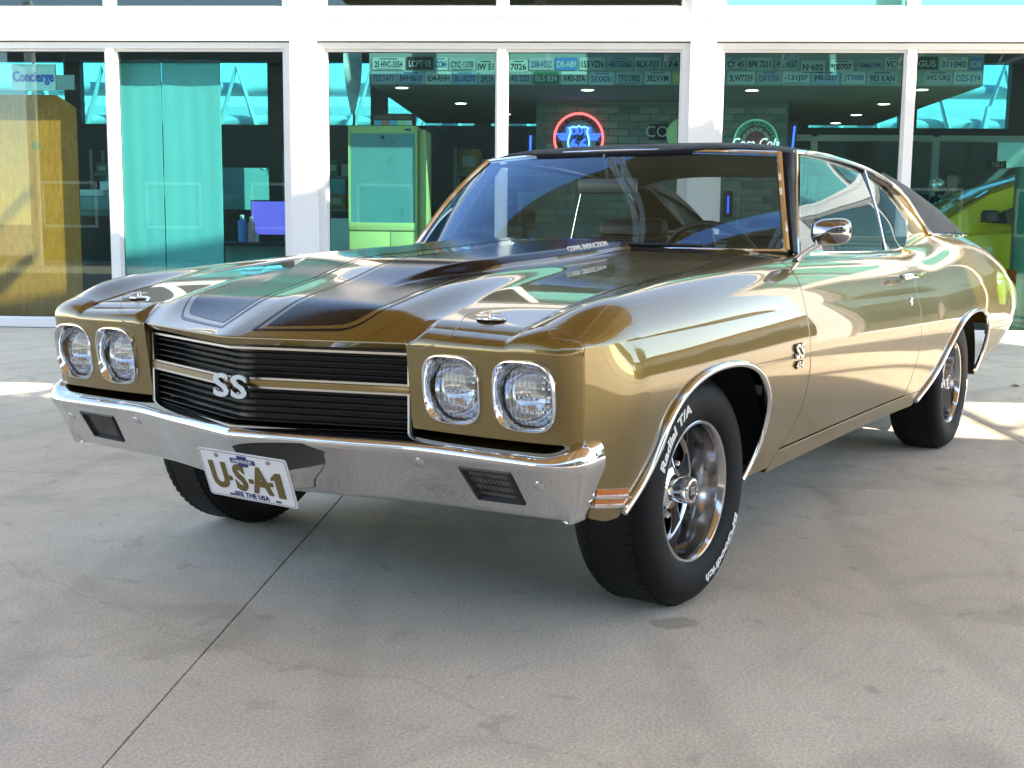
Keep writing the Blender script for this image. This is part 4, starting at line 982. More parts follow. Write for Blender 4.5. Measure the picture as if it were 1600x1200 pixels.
# ---- cabin
MB().box((-.78, -.70, .55), (-1.12, .70, .885), bev=.03).build('dashboard', BLACK, car)
cab = MB().box((-.70, -.74, .30), (-3.3, .74, .34)); cab.box((-3.28, -.72, .34), (-3.32, .72, .96)); cab.box((-2.95, -.72, .90), (-3.36, .72, .945)); cab.build('cabin_floor', SEATM, car)
for sg in (1, -1):
    cd_ = MB().box((-.95, sg*.69, .34), (-2.9, sg*.72, .905)); cd_.build('door_card', SEATM, car)
hl_ = MB()
def hlP(a, b): x, y, z = roofP(.03+.94*a, .04+.92*b); return x, y*.99, z-.03
outward_patch(hl_, hlP, 30, 21, (0, 0, -1)); hl_.build('headliner', SEATM, car)
for sg in (1, -1):
    y = .36*sg; sm = MB()
    sm.box((-1.35, y-.25, .42), (-1.88, y+.25, .58), bev=.05)
    st = sm.build('front_seat', SEATM, car)
    Mb = Matrix.Translation((-1.86, y, .52)) @ Matrix.Rotation(math.radians(-16), 4, 'Y')
    b_ = MB().box((-.06, -.25, 0), (.07, .25, .47), Mb, bev=.055); b_.build('backrest', SEATM, st)
    MB().box((-.045, -.17, .46), (.045, .17, .555), Mb, bev=.04).build('headrest', SEATM, st)
rs = MB().box((-2.45, -.62, .40), (-2.95, .62, .58), bev=.05); rs.box((-2.85, -.62, .5), (-3.05, .62, .93), bev=.05); rs.build('rear_seat', SEATM, car)
sw = MB(); M_ = Matrix.Translation((-1.27, .36, .855)) @ Matrix.Rotation(math.radians(-62), 4, 'Y')
sw.tube([M_ @ Vector((.195*math.cos(t), .195*math.sin(t), 0)) for t in np.linspace(0, 2*math.pi, 49)[:-1]], .013, 10, closed=True)
sw.box((-.19, -.03, -.02), (.19, .03, 0), M_, bev=.008); sw.tube([M_ @ Vector((0, 0, -.02)), (-1.0, .36, .74)], .03, 12)
sw.build('steering_wheel', BLACK, car)

# ---- wheels
TP = [(.196, .018), (.204, .026), (.222, .034), (.248, .0385), (.272, .037), (.292, .030), (.306, .018), (.3145, .004), (.318, -.012)]
TPr = nspl([p[0] for p in TP[:8]], [p[1] for p in TP[:8]])
TYREM = RUBBER
def wheel_meshes():
    D = {}
    t = MB(); prof = [(r_, h) for r_, h in TP]
    tread = []
    w = .165
    for i in range(7):
        c = -.022-i*(w-.044)/6
        tread += [(.3205, c+.010), (.3205, c-.010), (.314, c-.0105), (.314, c-.0150)] if i < 6 else [(.3205, c+.010), (.3205, c-.010)]
    back = [(r_, -w-h+.0) for r_, h in TP[::-1]]
    t.lathe(prof+tread+back, 96, 'y'); D['tyre'] = t
    # raised tread blocks round the shoulders
    sh_ = MB()
    for k in range(72):
        a = 2*math.pi*k/72
        for yy in (-.006, -w+.006):
            c, s_ = math.cos(a), math.sin(a); 
            V = []
            for da, dr, dy in ((-.026, .3185, 0), (.026, .3185, 0), (.026, .3185, -.03 if yy > -.1 else .03), (-.026, .3185, -.03 if yy > -.1 else .03), (-.026, .3225, 0), (.026, .3225, 0), (.026, .3225, -.03 if yy > -.1 else .03), (-.026, .3225, -.03 if yy > -.1 else .03)):
                V.append((dr*math.cos(a+da), yy+dy*.75, dr*math.sin(a+da)))
            sh_.add(V, [(0, 1, 2, 3), (4, 5, 6, 7), (0, 1, 5, 4), (2, 3, 7, 6), (1, 2, 6, 5), (0, 3, 7, 4)])
    D['tread'] = sh_
    rm_ = MB(); rm_.lathe([(.188, -.185), (.196, -.17), (.199, -.002), (.2005, .012), (.199, .019), (.195, .0215), (.189, .020), (.183, .012), (.180, .0), (.176, -.03), (.171, -.06), (.167, -.078), (.158, -.083), (.150, -.083)], 96, 'y'); D['rim'] = rm_
    dk_ = MB(); dk_.lathe([(.165, -.100), (.10, -.105), (.0, -.105)], 48, 'y'); D['drum'] = dk_
    sp = MB(); ed = MB(); n = 5; a = math.pi/2; ca, sa = math.cos(a), math.sin(a)
    def pt(r_, off, y_): return (r_*ca-off*sa, y_, r_*sa+off*ca)
    st = [(.040, .026, -.050), (.07, .021, -.060), (.10, .021, -.066), (.13, .027, -.072), (.150, .040, -.078), (.166, .062, -.082)]
    V = []
    for r_, hw, y_ in st: V += [pt(r_, -hw, y_-.010), pt(r_, -hw*.55, y_), pt(r_, hw*.55, y_), pt(r_, hw, y_-.010)]
    sp.add(V, [(i*4+j, (i+1)*4+j, (i+1)*4+j+1, i*4+j+1) for i in range(len(st)-1) for j in range(3)], True); D['spoke'] = sp
    for s_ in (-1, 1): e_ = MB(); e_.tube([pt(r_, s_*hw, y_-.006) for r_, hw, y_ in st], .0018, 6); D['edge%d' % s_] = e_
    hub = MB(); hub.lathe([(.060, -.085), (.058, -.055), (.046, -.050), (.040, -.046), (.0375, -.010), (.0375, .006), (.034, .011), (.029, .012), (.027, .009), (.0, .009)], 40, 'y'); D['hub'] = hub
    D['nut'] = MB().lathe([(.010, -.09), (.010, -.062), (.006, -.056), (0, -.055)], 6, 'y', (.078*math.cos(math.pi/2+math.pi/5), 0, .078*math.sin(math.pi/2+math.pi/5)))
    cp = MB(); cp.lathe([(.026, .0095), (.024, .0105), (.0, .0108)], 24, 'y'); D['cap'] = cp
    def arc_text(txt, size, r0, a_mid, sx):
        lt = MB()
        V, F = text_mesh(txt, size, .0,   .0016, shear=.15, spacing=1.0)
        # clockwise reading seen from outside (+y): viewed from +y, +x is to the LEFT
        out = []
        for x, y, z in V:
            r_ = r0+y; ang = a_mid-x*sx/r0; out.append((-r_*math.cos(ang), float(TPr(r_))+.0016, r_*math.sin(ang)))
        return lt.add(out, F)
    D['letters'] = arc_text('Radial T/A', .035, .258, math.radians(136), 1.5); D['maker'] = arc_text('BFGoodrich', .035, .258, math.radians(-50), 1.5)
    sm_ = MB()
    V, F = text_mesh('SS', .03, .0, .001); sm_.add([(-x, .0115, y) for x, y, z in V], F); D['ss'] = sm_
    return D
WM = wheel_meshes()
SPK = mat('wheel_grey', (.022, .023, .025), .5, spec=.3); RIMM = mat('rim_chrome', (.50, .50, .50), .12, 1, rvar=.05, nscale=30)
def wheel(x, side, rot, steer=0.):
    rim_ = WM['rim'].build('wheel', RIMM, car)
    M = Matrix.Translation((x,   .862*side, .3123)) @ Matrix.Rotation(steer, 4, 'Z') @ (Matrix.Identity(4) if side > 0 else Matrix.Rotation(math.pi, 4, 'Z')) @ Matrix.Rotation(rot, 4, 'Y') @ Matrix.Scale(.968, 4)
    rim_.matrix_world = M
    for key, nm, m in (('tyre', 'tyre', TYREM), ('tread', 'tread_blocks', TYREM), ('drum', 'brake_drum', WELL), ('hub', 'hub', CHROME), ('cap', 'hub_cap', BLACK), ('ss', 'hub_emblem', CHROME), ('letters', 'tyre_lettering', WHITE_L), ('maker', 'tyre_lettering', WHITE_L)):
        if key not in WB: WB[key] = WM[key].build(nm, m, rim_); o = WB[key]
        else: o = link(nm, WB[key].data, None, rim_)
        if key == 'tread': o['kind'] = 'stuff'
    for k in range(5):
        for key, nm, m in (('spoke', 'spoke', SPK), ('edge-1', 'spoke_edge', RIMM), ('edge1', 'spoke_edge', RIMM), ('nut', 'wheel_nut', CHROME)):
            if key not in WB: WB[key] = WM[key].build(nm, m, rim_); o = WB[key]
            else: o = link(nm, WB[key].data, None, rim_)
            o.rotation_euler = (0, 2*math.pi*k/5, 0)
WB = {}
wheel(0, 1, math.radians(-2), math.radians(-1.5)); wheel(-2.845, 1, math.radians(20)); wheel(0, -1, 0, math.radians(-1.5)); wheel(-2.845, -1, 1.)
# ================================================================== inside the storefront, seen through the tinted glass
def rect(px0, py0, px1, py1, n):
    a = px_n(px0, (py0+py1)/2, n); b = px_n(px1, (py0+py1)/2, n); c = px_n((px0+px1)/2, py0, n); d_ = px_n((px0+px1)/2, py1, n)
    return -a[0], -b[0], d_[1], c[1]          # X0, X1, z0, z1
def thing(name, label, cat, X, Y, z=.012, rz=0., group=None):
    return empty(name, tuple(bw(X, Y, z)), BRZ+rz, label, cat, group)
CREAM = mat('cream_enamel', (.56, .48, .20), .35, noise=.04, nscale=5)
PANELG = mat('grey_panel', (.11, .26, .28), .35, noise=.10, nscale=4, rvar=.1)
CURT = mat('white_board', (.80, .82, .80), .55, noise=.03, nscale=2); AQUA = mat('aqua_board', (.13, .40, .41), .55, noise=.05, nscale=2)
DKM = mat('dark_furniture', (.03, .03, .035), .5); BLUEM = mat('blue_print', (.03, .10, .55), .4)
def ply_mat():
    m, N, K, b = nt('plywood'); tc = N.new('ShaderNodeTexCoord'); mp = N.new('ShaderNodeMapping'); mp.inputs['Scale'].default_value = (14, 14, 2.4)
    K.new(tc.outputs['Object'], mp.inputs['Vector']); n = N.new('ShaderNodeTexNoise'); n.inputs['Scale'].default_value = 3; n.inputs['Detail'].default_value = 8; n.inputs['Distortion'].default_value = 1.4; n.inputs['Roughness'].default_value = .65
    K.new(mp.outputs[0], n.inputs['Vector']); r = N.new('ShaderNodeValToRGB'); e = r.color_ramp.elements; e[0].position = .30; e[0].color = (.58, .085, .004, 1); e[1].position = .66; e[1].color = (.92, .195, .010, 1)
    K.new(n.outputs['Fac'], r.inputs[0]); K.new(r.outputs[0], b.inputs['Base Color']); b.inputs['Roughness'].default_value = .7; return m
PLY = ply_mat()
# plywood sheet standing inside the end window
x0, x1, z0, z1 = rect(-95, 150, 124, 470, 8.10)
t = thing('plywood_sheet', 'tall plywood sheet with clipped corner standing inside the window', 'plywood', (x0+x1)/2, 8.10)
w = (x1-x0)/2; h = z1
poly = [(-w, 0), (w, 0), (w, h-.13), (w-.06, h-.08), (w-.20, h), (-w+.2, h), (-w, h-.1)]
M = Matrix.Rotation(math.radians(90), 4, 'X')
MB().prism(poly, -.018, M).build('board', PLY, t)
sx = -bw(0, 0)[0]*0+(-px_n(55, 190, 8.10)[0])-(x0+x1)/2; sz = px_n(55, 230, 8.10)[1]
slt = MB().box((sx-.004, -.002, sz), (sx+.004, .001, h-.01)); slt.lathe([(.0, -.003), (.045, -.002), (.045, .0)], 20, 'y', (sx, 0, sz)); slt.build('slot', mat('ply_cut', (.30, .15, .04), .8), t)
# concierge board and small sign behind it
x0, x1, z0, z1 = rect(18, 100, 86, 141, 7.93)
t = thing('hanging_sign', 'white hanging sign reading Concierge above the plywood', 'sign', (x0+x1)/2, 7.93, z0)
MB().box((-(x1-x0)/2, 0, 0), ((x1-x0)/2, .03, z1-z0)).build('board', CURT, t); MB().box((-.01, .01, z1-z0), (.01, .02, 4.5-z0)).build('hanger', DKM, t)
text_on('lettering', 'Concierge', .135, (0, -.004, (z1-z0)*.5), (1, 0, 0), (0, 0, 1), BLUEM, t, .002, .004, sx=.72)
x0, x1, z0, z1 = rect(85, 117, 116, 140, 9.3)
t = thing('hanging_sign', 'small pale blank sign hanging beside the concierge sign', 'sign', (x0+x1)/2, 9.3, z0)
MB().box((-(x1-x0)/2, 0, 0), ((x1-x0)/2, .02, z1-z0)).build('board', CURT, t); MB().box((-.008, .005, z1-z0), (.008, .015, 4.5-z0)).build('hanger', DKM, t)
# printer on a dark cabinet
x0, x1, z0, z1 = rect(122, 338, 172, 470, 9.5)
t = thing('cabinet', 'dark low cabinet carrying a white printer', 'cabinet', (x0+x1)/2, 9.5)
MB().box((-.25, 0, 0), (.25, .5, z1-.012), bev=.01).build('carcass', DKM, t); MB().box((-.24, -.015, .05), (.24, -.001, z1*.5)).build('drawer', BLACK, t); MB().box((-.24, -.015, z1*.52), (.24, -.001, z1-.04)).build('drawer', BLACK, t)
zc_ = z1
t = thing('printer', 'white desktop printer on the dark cabinet', 'printer', (x0+x1)/2, 9.55, zc_)
MB().box((-.22, 0, 0), (.22, .40, .22), bev=.03).build('casing', AQUA, t); MB().box((-.20, .05, .222), (.10, .38, .30), bev=.02).build('scanner_lid', CURT, t); MB().box((-.10, -.12, .06), (.18, -.002, .08), bev=.005).build('paper_tray', PANELG, t); MB().box((-.05, .30, .30), (.12, .36, .40), bev=.01).build('paper_feed', CURT, t)
# two tall white boards
for a, b, lab in ((189, 254, 'narrower of two tall white boards standing inside the window'), (257, 346, 'wider of two tall white boards standing inside the window')):
    x0, x1, z0, z1 = rect(a, 97, b, 432, 7.90); t = thing('tall_board', lab, 'board', (x0+x1)/2, 7.90)
    hw = (x1-x0)/2; m = MB()
    def wav(a_, b_, hw=hw, z1=z1): x = -hw+2*hw*a_; return x, .004*np.sin(x*9+1.5)+.0012*np.sin(x*41+b_*2), .0+(z1-.012)*b_
    outward_patch(m, wav, 40, 8, (0, -1, 0), ('a0', 'a1', 'b1'), fl=.02); m.build('sheet', AQUA, t)
    MB().box((-hw, -.03, z1-.02), (hw, .03, z1+.008)).build('top_rail', DKM, t)
# desk with bottles and screen
x0, x1, z0, z1 = rect(346, 374, 452, 383, 9.1); zt = (z0+z1)/2
t = thing('desk', 'dark desk with bottles and a screen behind the window', 'desk', (x0+x1)/2, 9.1)
MB().box((-.55, -.05, zt-.04), (.55, .65, zt-.012)).build('desktop', DKM, t)
for sx_ in (-.5, .5):
    for yy in (0., .6): MB().box((sx_-.02, yy-.02, 0), (sx_+.02, yy+.02, zt-.04)).build('leg', DKM, t)
MB().box((-.42, .30, .25), (.42, .32, zt-.06)).build('modesty_panel', mat('teal_panel', (.25, .45, .45), .4), t)
def bottle(pa, pb, ptop, lab, m, capm):
    X0, X1, za, zb = rect(pa, ptop, pb, 377, 9.12); r_ = (X1-X0)/2; hh = zb-zt; o = thing('bottle', lab, 'bottle', (X0+X1)/2, 9.14, zt-.012)
    MB().lathe([(0, 0), (r_, .002), (r_, hh*.72), (r_*.85, hh*.80), (r_*.45, hh*.84), (r_*.45, hh*.86)], 20).build('body', m, o); MB().lathe([(r_*.5, hh*.86), (r_*.5, hh*.98), (r_*.3, hh), (0, hh)], 16).build('cap', capm, o)
bottle(371, 384, 334, 'bright blue spray bottle on the dark desk', mat('blue_plastic', (.05, .30, .85), .3), CURT)
bottle(386, 398, 337, 'pink bottle with white cap on the dark desk', mat('pink_plastic', (.85, .35, .40), .3), CURT)
bottle(398, 404, 362, 'small white bottle on the dark desk', CURT, PANELG)
x0, x1, z0, z1 = rect(393, 312, 449, 368, 9.3)
t = thing('monitor', 'computer monitor with violet screen on the dark desk', 'monitor', (x0+x1)/2, 9.3, zt-.012, .15)
MB().box((-.20, 0, .08), (.20, .03, .08+z1-z0), bev=.008).build('casing', BLACK, t); MB().box((-.19, -.004, .095), (.19, -.001, .065+z1-z0)).build('screen', mat('violet_screen', (.05, .05, .2), .3, emit=(.12, .10, .62), estr=.35), t); MB().box((-.08, -.05, 0), (.08, .10, .012)).build('foot', BLACK, t); MB().box((-.02, .02, .012), (.02, .04, .10)).build('neck', BLACK, t)
# cream cabinet with grey-blue front panel
x0, x1, z0, z1 = rect(545, 198, 652, 440, 8.25)
t = thing('cream_dispenser', 'cream enamel dispenser cabinet with blue grey front panel', 'cabinet', (x0+x1)/2, 8.25)
hw = (x1-x0)/2; zp0 = px_n(598, 350, 8.25)[1]; zp1 = px_n(598, 211, 8.25)[1]; zs = px_n(598, 362, 8.25)[1]
bo = MB().box((-hw, .012, 0), (hw, .50, z1), bev=.018); bo.box((hw, .05, 0), (hw+.085, .46, z1-.03), bev=.03); bo.build('casing', CREAM, t)
fr = MB(); fr.box((-hw, -.012, zp1), (hw, .012, z1-.004), bev=.006); fr.box((-hw, -.012, zs), (hw, .012, zp0), bev=.006); fr.box((-hw, -.012, zp0), (-hw+.02, .012, zp1)); fr.box((hw-.02, -.012, zp0), (hw, .012, zp1)); fr.build('door_frame', CREAM, t)
MB().box((-hw+.02, -.002, zp0), (hw-.02, .012, zp1)).build('door_panel', PANELG, t)
MB().box((-hw+.005, -.010, .05), (hw*.2, .0115, zs-.012), bev=.004).build('drawer', CREAM, t); MB().box((hw*.2+.006, -.010, .05), (hw-.005, .0115, zs-.012), bev=.004).build('drawer', CREAM, t)
MB().lathe([(.016, -.012), (.012, -.008), (0, -.008)], 16, 'y', (0, 0, zp1-.035)).build('lock', BLACK, t)
MB().box((hw-.12, -.016, z1-.05), (hw-.06, -.0125, z1-.03), bev=.003).build('badge', PLATE_B, t)
x0, x1, zz0, zz1 = rect(583, 178, 646, 198, 8.35)
tt = thing('display_box', 'small dark box with colourful front on the cream cabinet', 'box', (x0+x1)/2, 8.35, z1+.013)
hw2 = (x1-x0)/2; hh = zz1-zz0
MB().box((-hw2, 0, 0), (hw2, .2, hh), bev=.012).build('case', DKM, tt)
for i, c in enumerate(((.1, .45, .8), (.8, .25, .15), (.1, .5, .85), (.55, .8, .45), (.75, .75, .75))):
    MB().box((-hw2*.95+i*hw2*.38, -.006, .01), (-hw2*.95+(i+1)*hw2*.38-.004, -.002, hh*.45)).build('picture', mat('print_%d' % i, c, .4), tt)
for i in range(2): MB().box((-hw2*.9+i*hw2*.92, -.006, hh*.55), (-hw2*.9+i*hw2*.92+hw2*.86, -.002, hh*.85)).build('lid_panel', mat('brown_lid', (.14, .07, .06), .5) if 'brown_lid' not in MATS else MATS['brown_lid'], tt)
# feather banner
x0, x1, z0, z1 = rect(537, 84, 566, 180, 8.7); t = thing('feather_banner', 'grey feather banner hanging point down in the window', 'banner', (x0+x1)/2, 8.7)
m = MB(); zz = np.linspace(z0, z1+.35, 22); V = []; F = []
for z in zz:
    u = (z-z0)/(z1+.35-z0); hw_ = (x1-x0)/2*math.sin(math.pi*min(.98, .02+u*.72))**.6
    for k in range(5): V.append((hw_*(k/2-1), .02*math.sin(z*9+k), z))
for i in range(21):
    for k in range(4): F.append((i*5+k, i*5+k+1, (i+1)*5+k+1, (i+1)*5+k))
m.add(V, F, True).build('cloth', mat('banner_grey', (.42, .44, .46), .8, noise=.35, nscale=6), t)
MB().tube([(0, .04, 0), (0, .04, z1+.36)], .012, 8).build('pole', DKM, t); MB().box((-.2, -.1, 0), (.2, .2, .02)).build('foot', DKM, t)
x0, x1, z0, z1 = rect(595, 130, 604, 178, 9.0)
t = thing('ceiling_post', 'dark square post hanging from the ceiling behind the cream cabinet', 'post', (x0+x1)/2, 9.0, 0); MB().box((-.03, 0, z0), (.03, .06, 2.385)).build('post', DKM, t)
# office chair beside the cabinet
x0, x1, z0, z1 = rect(505, 320, 545, 400, 9.0); t = thing('office_chair', 'black office chair with white back shell beside the cream cabinet', 'chair', (x0+x1)/2, 9.0)
MB().box((-.22, -.2, .45), (.22, .22, .52), bev=.03).build('seat', DKM, t); MB().box((-.20, .20, .55), (.20, .26, 1.08), bev=.03).build('backrest', CURT, t); MB().tube([(0, 0, .08), (0, 0, .45)], .03, 10).build('column', DKM, t)
for k in range(5): MB().tube([(0, 0, .09), (.28*math.cos(k*1.257), .28*math.sin(k*1.257), .04)], .018, 6).build('foot', DKM, t)

# ---- dropped ceiling block with its rows of number plates
SX0 = -px_n(577, 110, 8.25)[0]; SX1 = -px_n(1537, 110, 8.25)[0]; SZ = px_n(1000, 133, 8.25)[1]
t = thing('dropped_ceiling', 'dropped ceiling block faced with rows of number plates', 'ceiling', 0, 0, 0)
MB().box((SX0, 8.25, SZ), (SX1, 12.6, 2.75)).build('soffit', CEIL, t)
PC = [mat('plate_pale', (.40, .42, .43), .4), mat('plate_dull', (.28, .31, .32), .45), mat('plate_light_blue', (.20, .30, .40), .4)]
PDK = mat('plate_dark_maroon', (.06, .03, .035), .4); PGR = mat('plate_green', (.02, .12, .07), .4); PBL = mat('plate_bright_blue', (.04, .16, .42), .4); PBK = mat('plate_black', (.02, .03, .035), .4); PYE = mat('plate_yellow', (.45, .36, .06), .4)
INKS = [mat('ink_navy', (.02, .03, .08), .5), mat('ink_black', (.02, .02, .02), .5), mat('ink_blue', (.04, .08, .22), .5)]
R1, R2 = 99.5, 121.5
plates = [(581, 633, R1, '25 HVC-3354', 0), (635, 677, R1-1, 'LCPT·1E', PDK), (679, 700, R1, 'CCM4', 0), (700.5, 743, R1+.5, 'CYC·1378', 1), (744, 774, R1+4, 'IW 51', 1),
 (579, 620, R2, '7SZT477', 1), (621, 663, R2, '849·8610', 2), (664, 706, R2, '834-RHH', 0), (707, 746, R2, 'BLU8270', 2), (748, 775, R2+1, '2PUX', 1),
 (795, 825, R1+4, '7026', 0), (826, 866, R1, '258-VDZ', 1), (867, 903, R1, 'D8-A89', PBL), (905, 946, R1, '155 VZN', 0), (948, 990, R1, '4BT3368', 1), (991, 1034, R1, 'BLX-F37', 0), (1036, 1062, R1, '174', 1),
 (795, 830, R2, '43 232', 1), (833, 874, R2, 'BLS 834', PGR), (876, 918, R2, 'X4D-37A', 0), (920, 960, R2+1, '5XXA061', 0), (962, 1004, R2, 'TFD3982', 1), (1007, 1048, R2, '382XVM', 0), (1050, 1062, R2, '2', PYE),
 (1134, 1165, R1, 'CY 45', 0), (1166, 1208, R1, 'BPK 7211', 0), (1210, 1250, R1, '4S 937', 1), (1251, 1290, R1+5, 'N·602', 0), (1295, 1334, R1+4, '*00707', 0), (1340, 1380, R1+3, 'RMJ6794', 1), (1382, 1412, R1, 'VCH', 0),
 (1136, 1180, R2, '3LWT759', 0), (1183, 1221, R2, 'DAY700', 1), (1222, 1266, R2, '-131JSF', 0), (1268, 1312, R2, 'JNS-5217', 2), (1315, 1353, R2, 'JT30I8', 0), (1355, 1402, R2, '983 KAN', 1),
 (1432, 1466, R1-1, 'GUS', PBK), (1468, 1513, R1, '311040', 0), (1515, 1536, R1, 'ID8', PBL), (1444, 1488, R2, '342 UKJ', 1), (1490, 1536, R2, 'OZ5-5Y4', 0)]
SET = ('pale', 'dull grey', 'pale blue')
for i, (pa, pb, pyc, txt, kind) in enumerate(plates):
    X0, X1, z0, z1 = rect(pa+.6, pyc-10, pb-.6, pyc+10, 8.24); dark = not isinstance(kind, int); m = kind if dark else PC[kind]
    cn = {'plate_dark_maroon': 'dark maroon', 'plate_green': 'green', 'plate_bright_blue': 'blue', 'plate_black': 'black', 'plate_yellow': 'yellow'}.get(m.name, None) or SET[kind if isinstance(kind, int) else 0]
    t = thing('wall_license_plate', '%s number plate reading %s, %s row on the dropped ceiling' % (cn, txt.replace('·', ' '), 'upper' if pyc < 111 else 'lower'), 'number plate', (X0+X1)/2, 8.247, (z0+z1)/2, 0, 'number plates on the dropped ceiling')
    hw = (X1-X0)/2; hh = (z1-z0)/2; M = Matrix.Rotation(math.radians(90), 4, 'X')
    MB().prism(rr(hw, hh, .012), .0025, M).build('plate', m, t)
    ink = PC[0] if dark else INKS[i % 3]
    V, F = text_mesh(txt, 1, 0, .02); xs = [v[0] for v in V]; ys = [v[1] for v in V]; kx = 1.7*hw/(max(xs)-min(xs)); kx = min(kx, .13); ky = 1.02*hh/(max(ys)-min(ys)); cx_ = (max(xs)+min(xs))/2; cy_ = (max(ys)+min(ys))/2
    MB().add([((v[0]-cx_)*kx, -.004, (v[1]-cy_)*ky-.004) for v in V], F).build('lettering', ink, t)
    if not dark and i % 2 == 0: MB().box((-hw*.55, -.004, hh*.70), (hw*.55, -.003, hh*.84)).build('state_line', ink, t)
    if not dark and i % 3 == 0: MB().box((-hw*.8, -.004, -hh*.88), (hw*.8, -.003, -hh*.78)).build('base_line', ink, t)
# downlights in the ceiling block
for (a, b) in ((628, 136.5), (720, 161), (790, 178), (918, 140), (1175, 140.5), (1381, 162), (1338, 179), (1298, 195), (1440, 139.5)):
    d_ = ray(a, b); k = (SZ-CAM[2])/d_[2]; P = CAM+k*d_; n_ = float(P[:2]@FN); X = float(-(P[:2]@FT))
    if n_ > 12.4: n_ = 12.2
    t = thing('downlight', 'lit round recessed downlight in the dropped ceiling', 'light', X, n_, SZ-.001, 0, 'downlights in the dropped ceiling')
    MB().lathe([(.085, 0), (.085, -.008), (.062, -.006)], 24).build('trim_ring', CEIL, t); MB().lathe([(.062, -.005), (0, -.005)], 24).build('lamp', LAMPON, t)
# ---- pale brick wall with neon signs
BRICK = [mat('brick_pale', (.30, .30, .29), .8, noise=.12, nscale=12), mat('brick_grey', (.24, .245, .24), .8, noise=.12, nscale=12), mat('brick_dark', (.16, .17, .17), .8, noise=.15, nscale=12)]
MORTAR = mat('mortar', (.20, .20, .195), .9)
WN = 9.75
wx0, wx1 = -px_n(838, 180, WN)[0], -px_n(1232, 180, WN)[0]
t = thing('brick_wall', 'pale painted brick wall carrying the neon signs', 'wall', 0, 0, 0)
bk = MB().box((wx0, WN+.012, .012), (wx1, WN+.15, SZ-.002)).build('mortar_bed', MORTAR, t)
MB().box((wx0, WN, .014), (wx1, WN+.012, 1.05)).build('plinth', BRICK[1], t)
bme = [MB().box((0, 0, 0), (.215, .02, .068), bev=.004).build('brick', BRICK[k], t) for k in range(3)]
for b_ in bme: b_.location = (wx0+.01+.3*bme.index(b_), WN+.002, 1.07)
row = 0; z = 1.15; cnt = 0
while z < SZ-.07 and cnt < 290:
    x = wx0+(-.11 if row % 2 else 0.)
    while x < wx1-.05 and cnt < 290:
        if x > wx0-.001 and x+.215 < wx1+.001:
            k = random.choices((0, 1, 2), (6, 5, 1))[0]; o = link('brick', bme[k].data, None, t); o.location = (x, WN+.002+random.uniform(-.004, .005), z); o.rotation_euler = (0, random.uniform(-.008, .008), 0); cnt += 1
        x += .228
    z += .080; row += 1
def emat(name, c, s_): return mat(name, c, .4, emit=c, estr=s_)
NRED = emat('neon_red', (1, .10, .12), .7); NBLUE = emat('neon_blue', (.03, .10, 1), .7); NWHITE = emat('neon_white', (.75, .85, 1), .5); NLB = emat('neon_pale_blue', (.25, .55, 1), .55)
def circ(r_, cx=0, cz=0, y=0, n=64): return [(cx+r_*math.cos(a), y, cz+r_*math.sin(a)) for a in np.linspace(0, 2*math.pi, n, endpoint=False)]
def arc_letters(txt, size, r_, y, m, parent, a_mid=math.pi/2, sx=1.):
    V, F = text_mesh(txt, size, 0, .004); out = []
    for x, yy, z in V: a = a_mid-x*sx/r_; out.append(((r_+yy)*math.cos(a), y, (r_+yy)*math.sin(a)))
    return MB().add(out, F).build('lettering', m, parent)
x0, x1, z0, z1 = rect(866.5, 177, 942, 253, WN); cR = (x1-x0)/2; zc0 = px_n(904, 216.5, WN)[1]
t = thing('neon_sign', 'round red neon sign with blue route shield on brick wall', 'neon sign', (x0+x1)/2, WN-.05, zc0)
MB().lathe([(0, .02), (cR*1.01, .02), (cR*1.01, .04), (0, .04)], 48, 'y').build('backing_disc', BLACK, t)
MB().tube(circ(cR, y=-.005), .014, 8, closed=True).build('red_tube', NRED, t)
MB().lathe([(cR*.74, .012), (0, .011)], 48, 'y').build('grey_disc', mat('sign_grey', (.25, .25, .28), .6), t)
arc_letters('MOTHER ROAD OF AMERICA', .06, cR*.84, .006, mat('sign_dull_red', (.30, .10, .10), .6), t, sx=1.0)
sh = [(-.40, .40), (-.33, .28), (-.42, -.05), (-.44, -.25), (-.36, -.50), (-.18, -.66), (0, -.75), (.18, -.66), (.36, -.50), (.44, -.25), (.42, -.05), (.33, .28), (.40, .40), (.22, .47), (.10, .43), (0, .50), (-.10, .43), (-.22, .47)]
M = Matrix.Rotation(math.radians(90), 4, 'X'); shp = [(a*cR, b*cR) for a, b in sh]
for k in range(3): MB().box((-cR*.92+.06*cR*k, .004, cR*(.12-.10*k)), (cR*.92-.06*cR*k, .010, cR*(.20-.10*k))).build('wing', NBLUE, t)
MB().prism(shp, .008, Matrix.Translation((0, .003, 0)) @ M).build('shield', mat('shield_blue', (.10, .22, .40), .5), t)
MB().tube([(a, -.010, b) for a, b in shp], .011, 6, closed=True).build('shield_tube', NLB, t)
text_on('lettering', 'ROUTE', .115, (0, -.010, cR*.27), (1, 0, 0), (0, 0, 1), NBLUE, t, .002, .006, sx=.75); text_on('lettering', 'US', .095, (0, -.010, cR*.02), (1, 0, 0), (0, 0, 1), INKS[1], t, .002, .003); text_on('lettering', '66', .20, (0, -.010, -cR*.30), (1, 0, 0), (0, 0, 1), NBLUE, t, .002, .004)
x0, x1, z0, z1 = rect(1146, 187, 1214, 255, WN); cR = (x1-x0)/2; zc0 = px_n(1180, 221.5, WN)[1]
t = thing('round_sign', 'round green and red sign with white script on brick wall', 'sign', (x0+x1)/2, WN-.05, zc0)
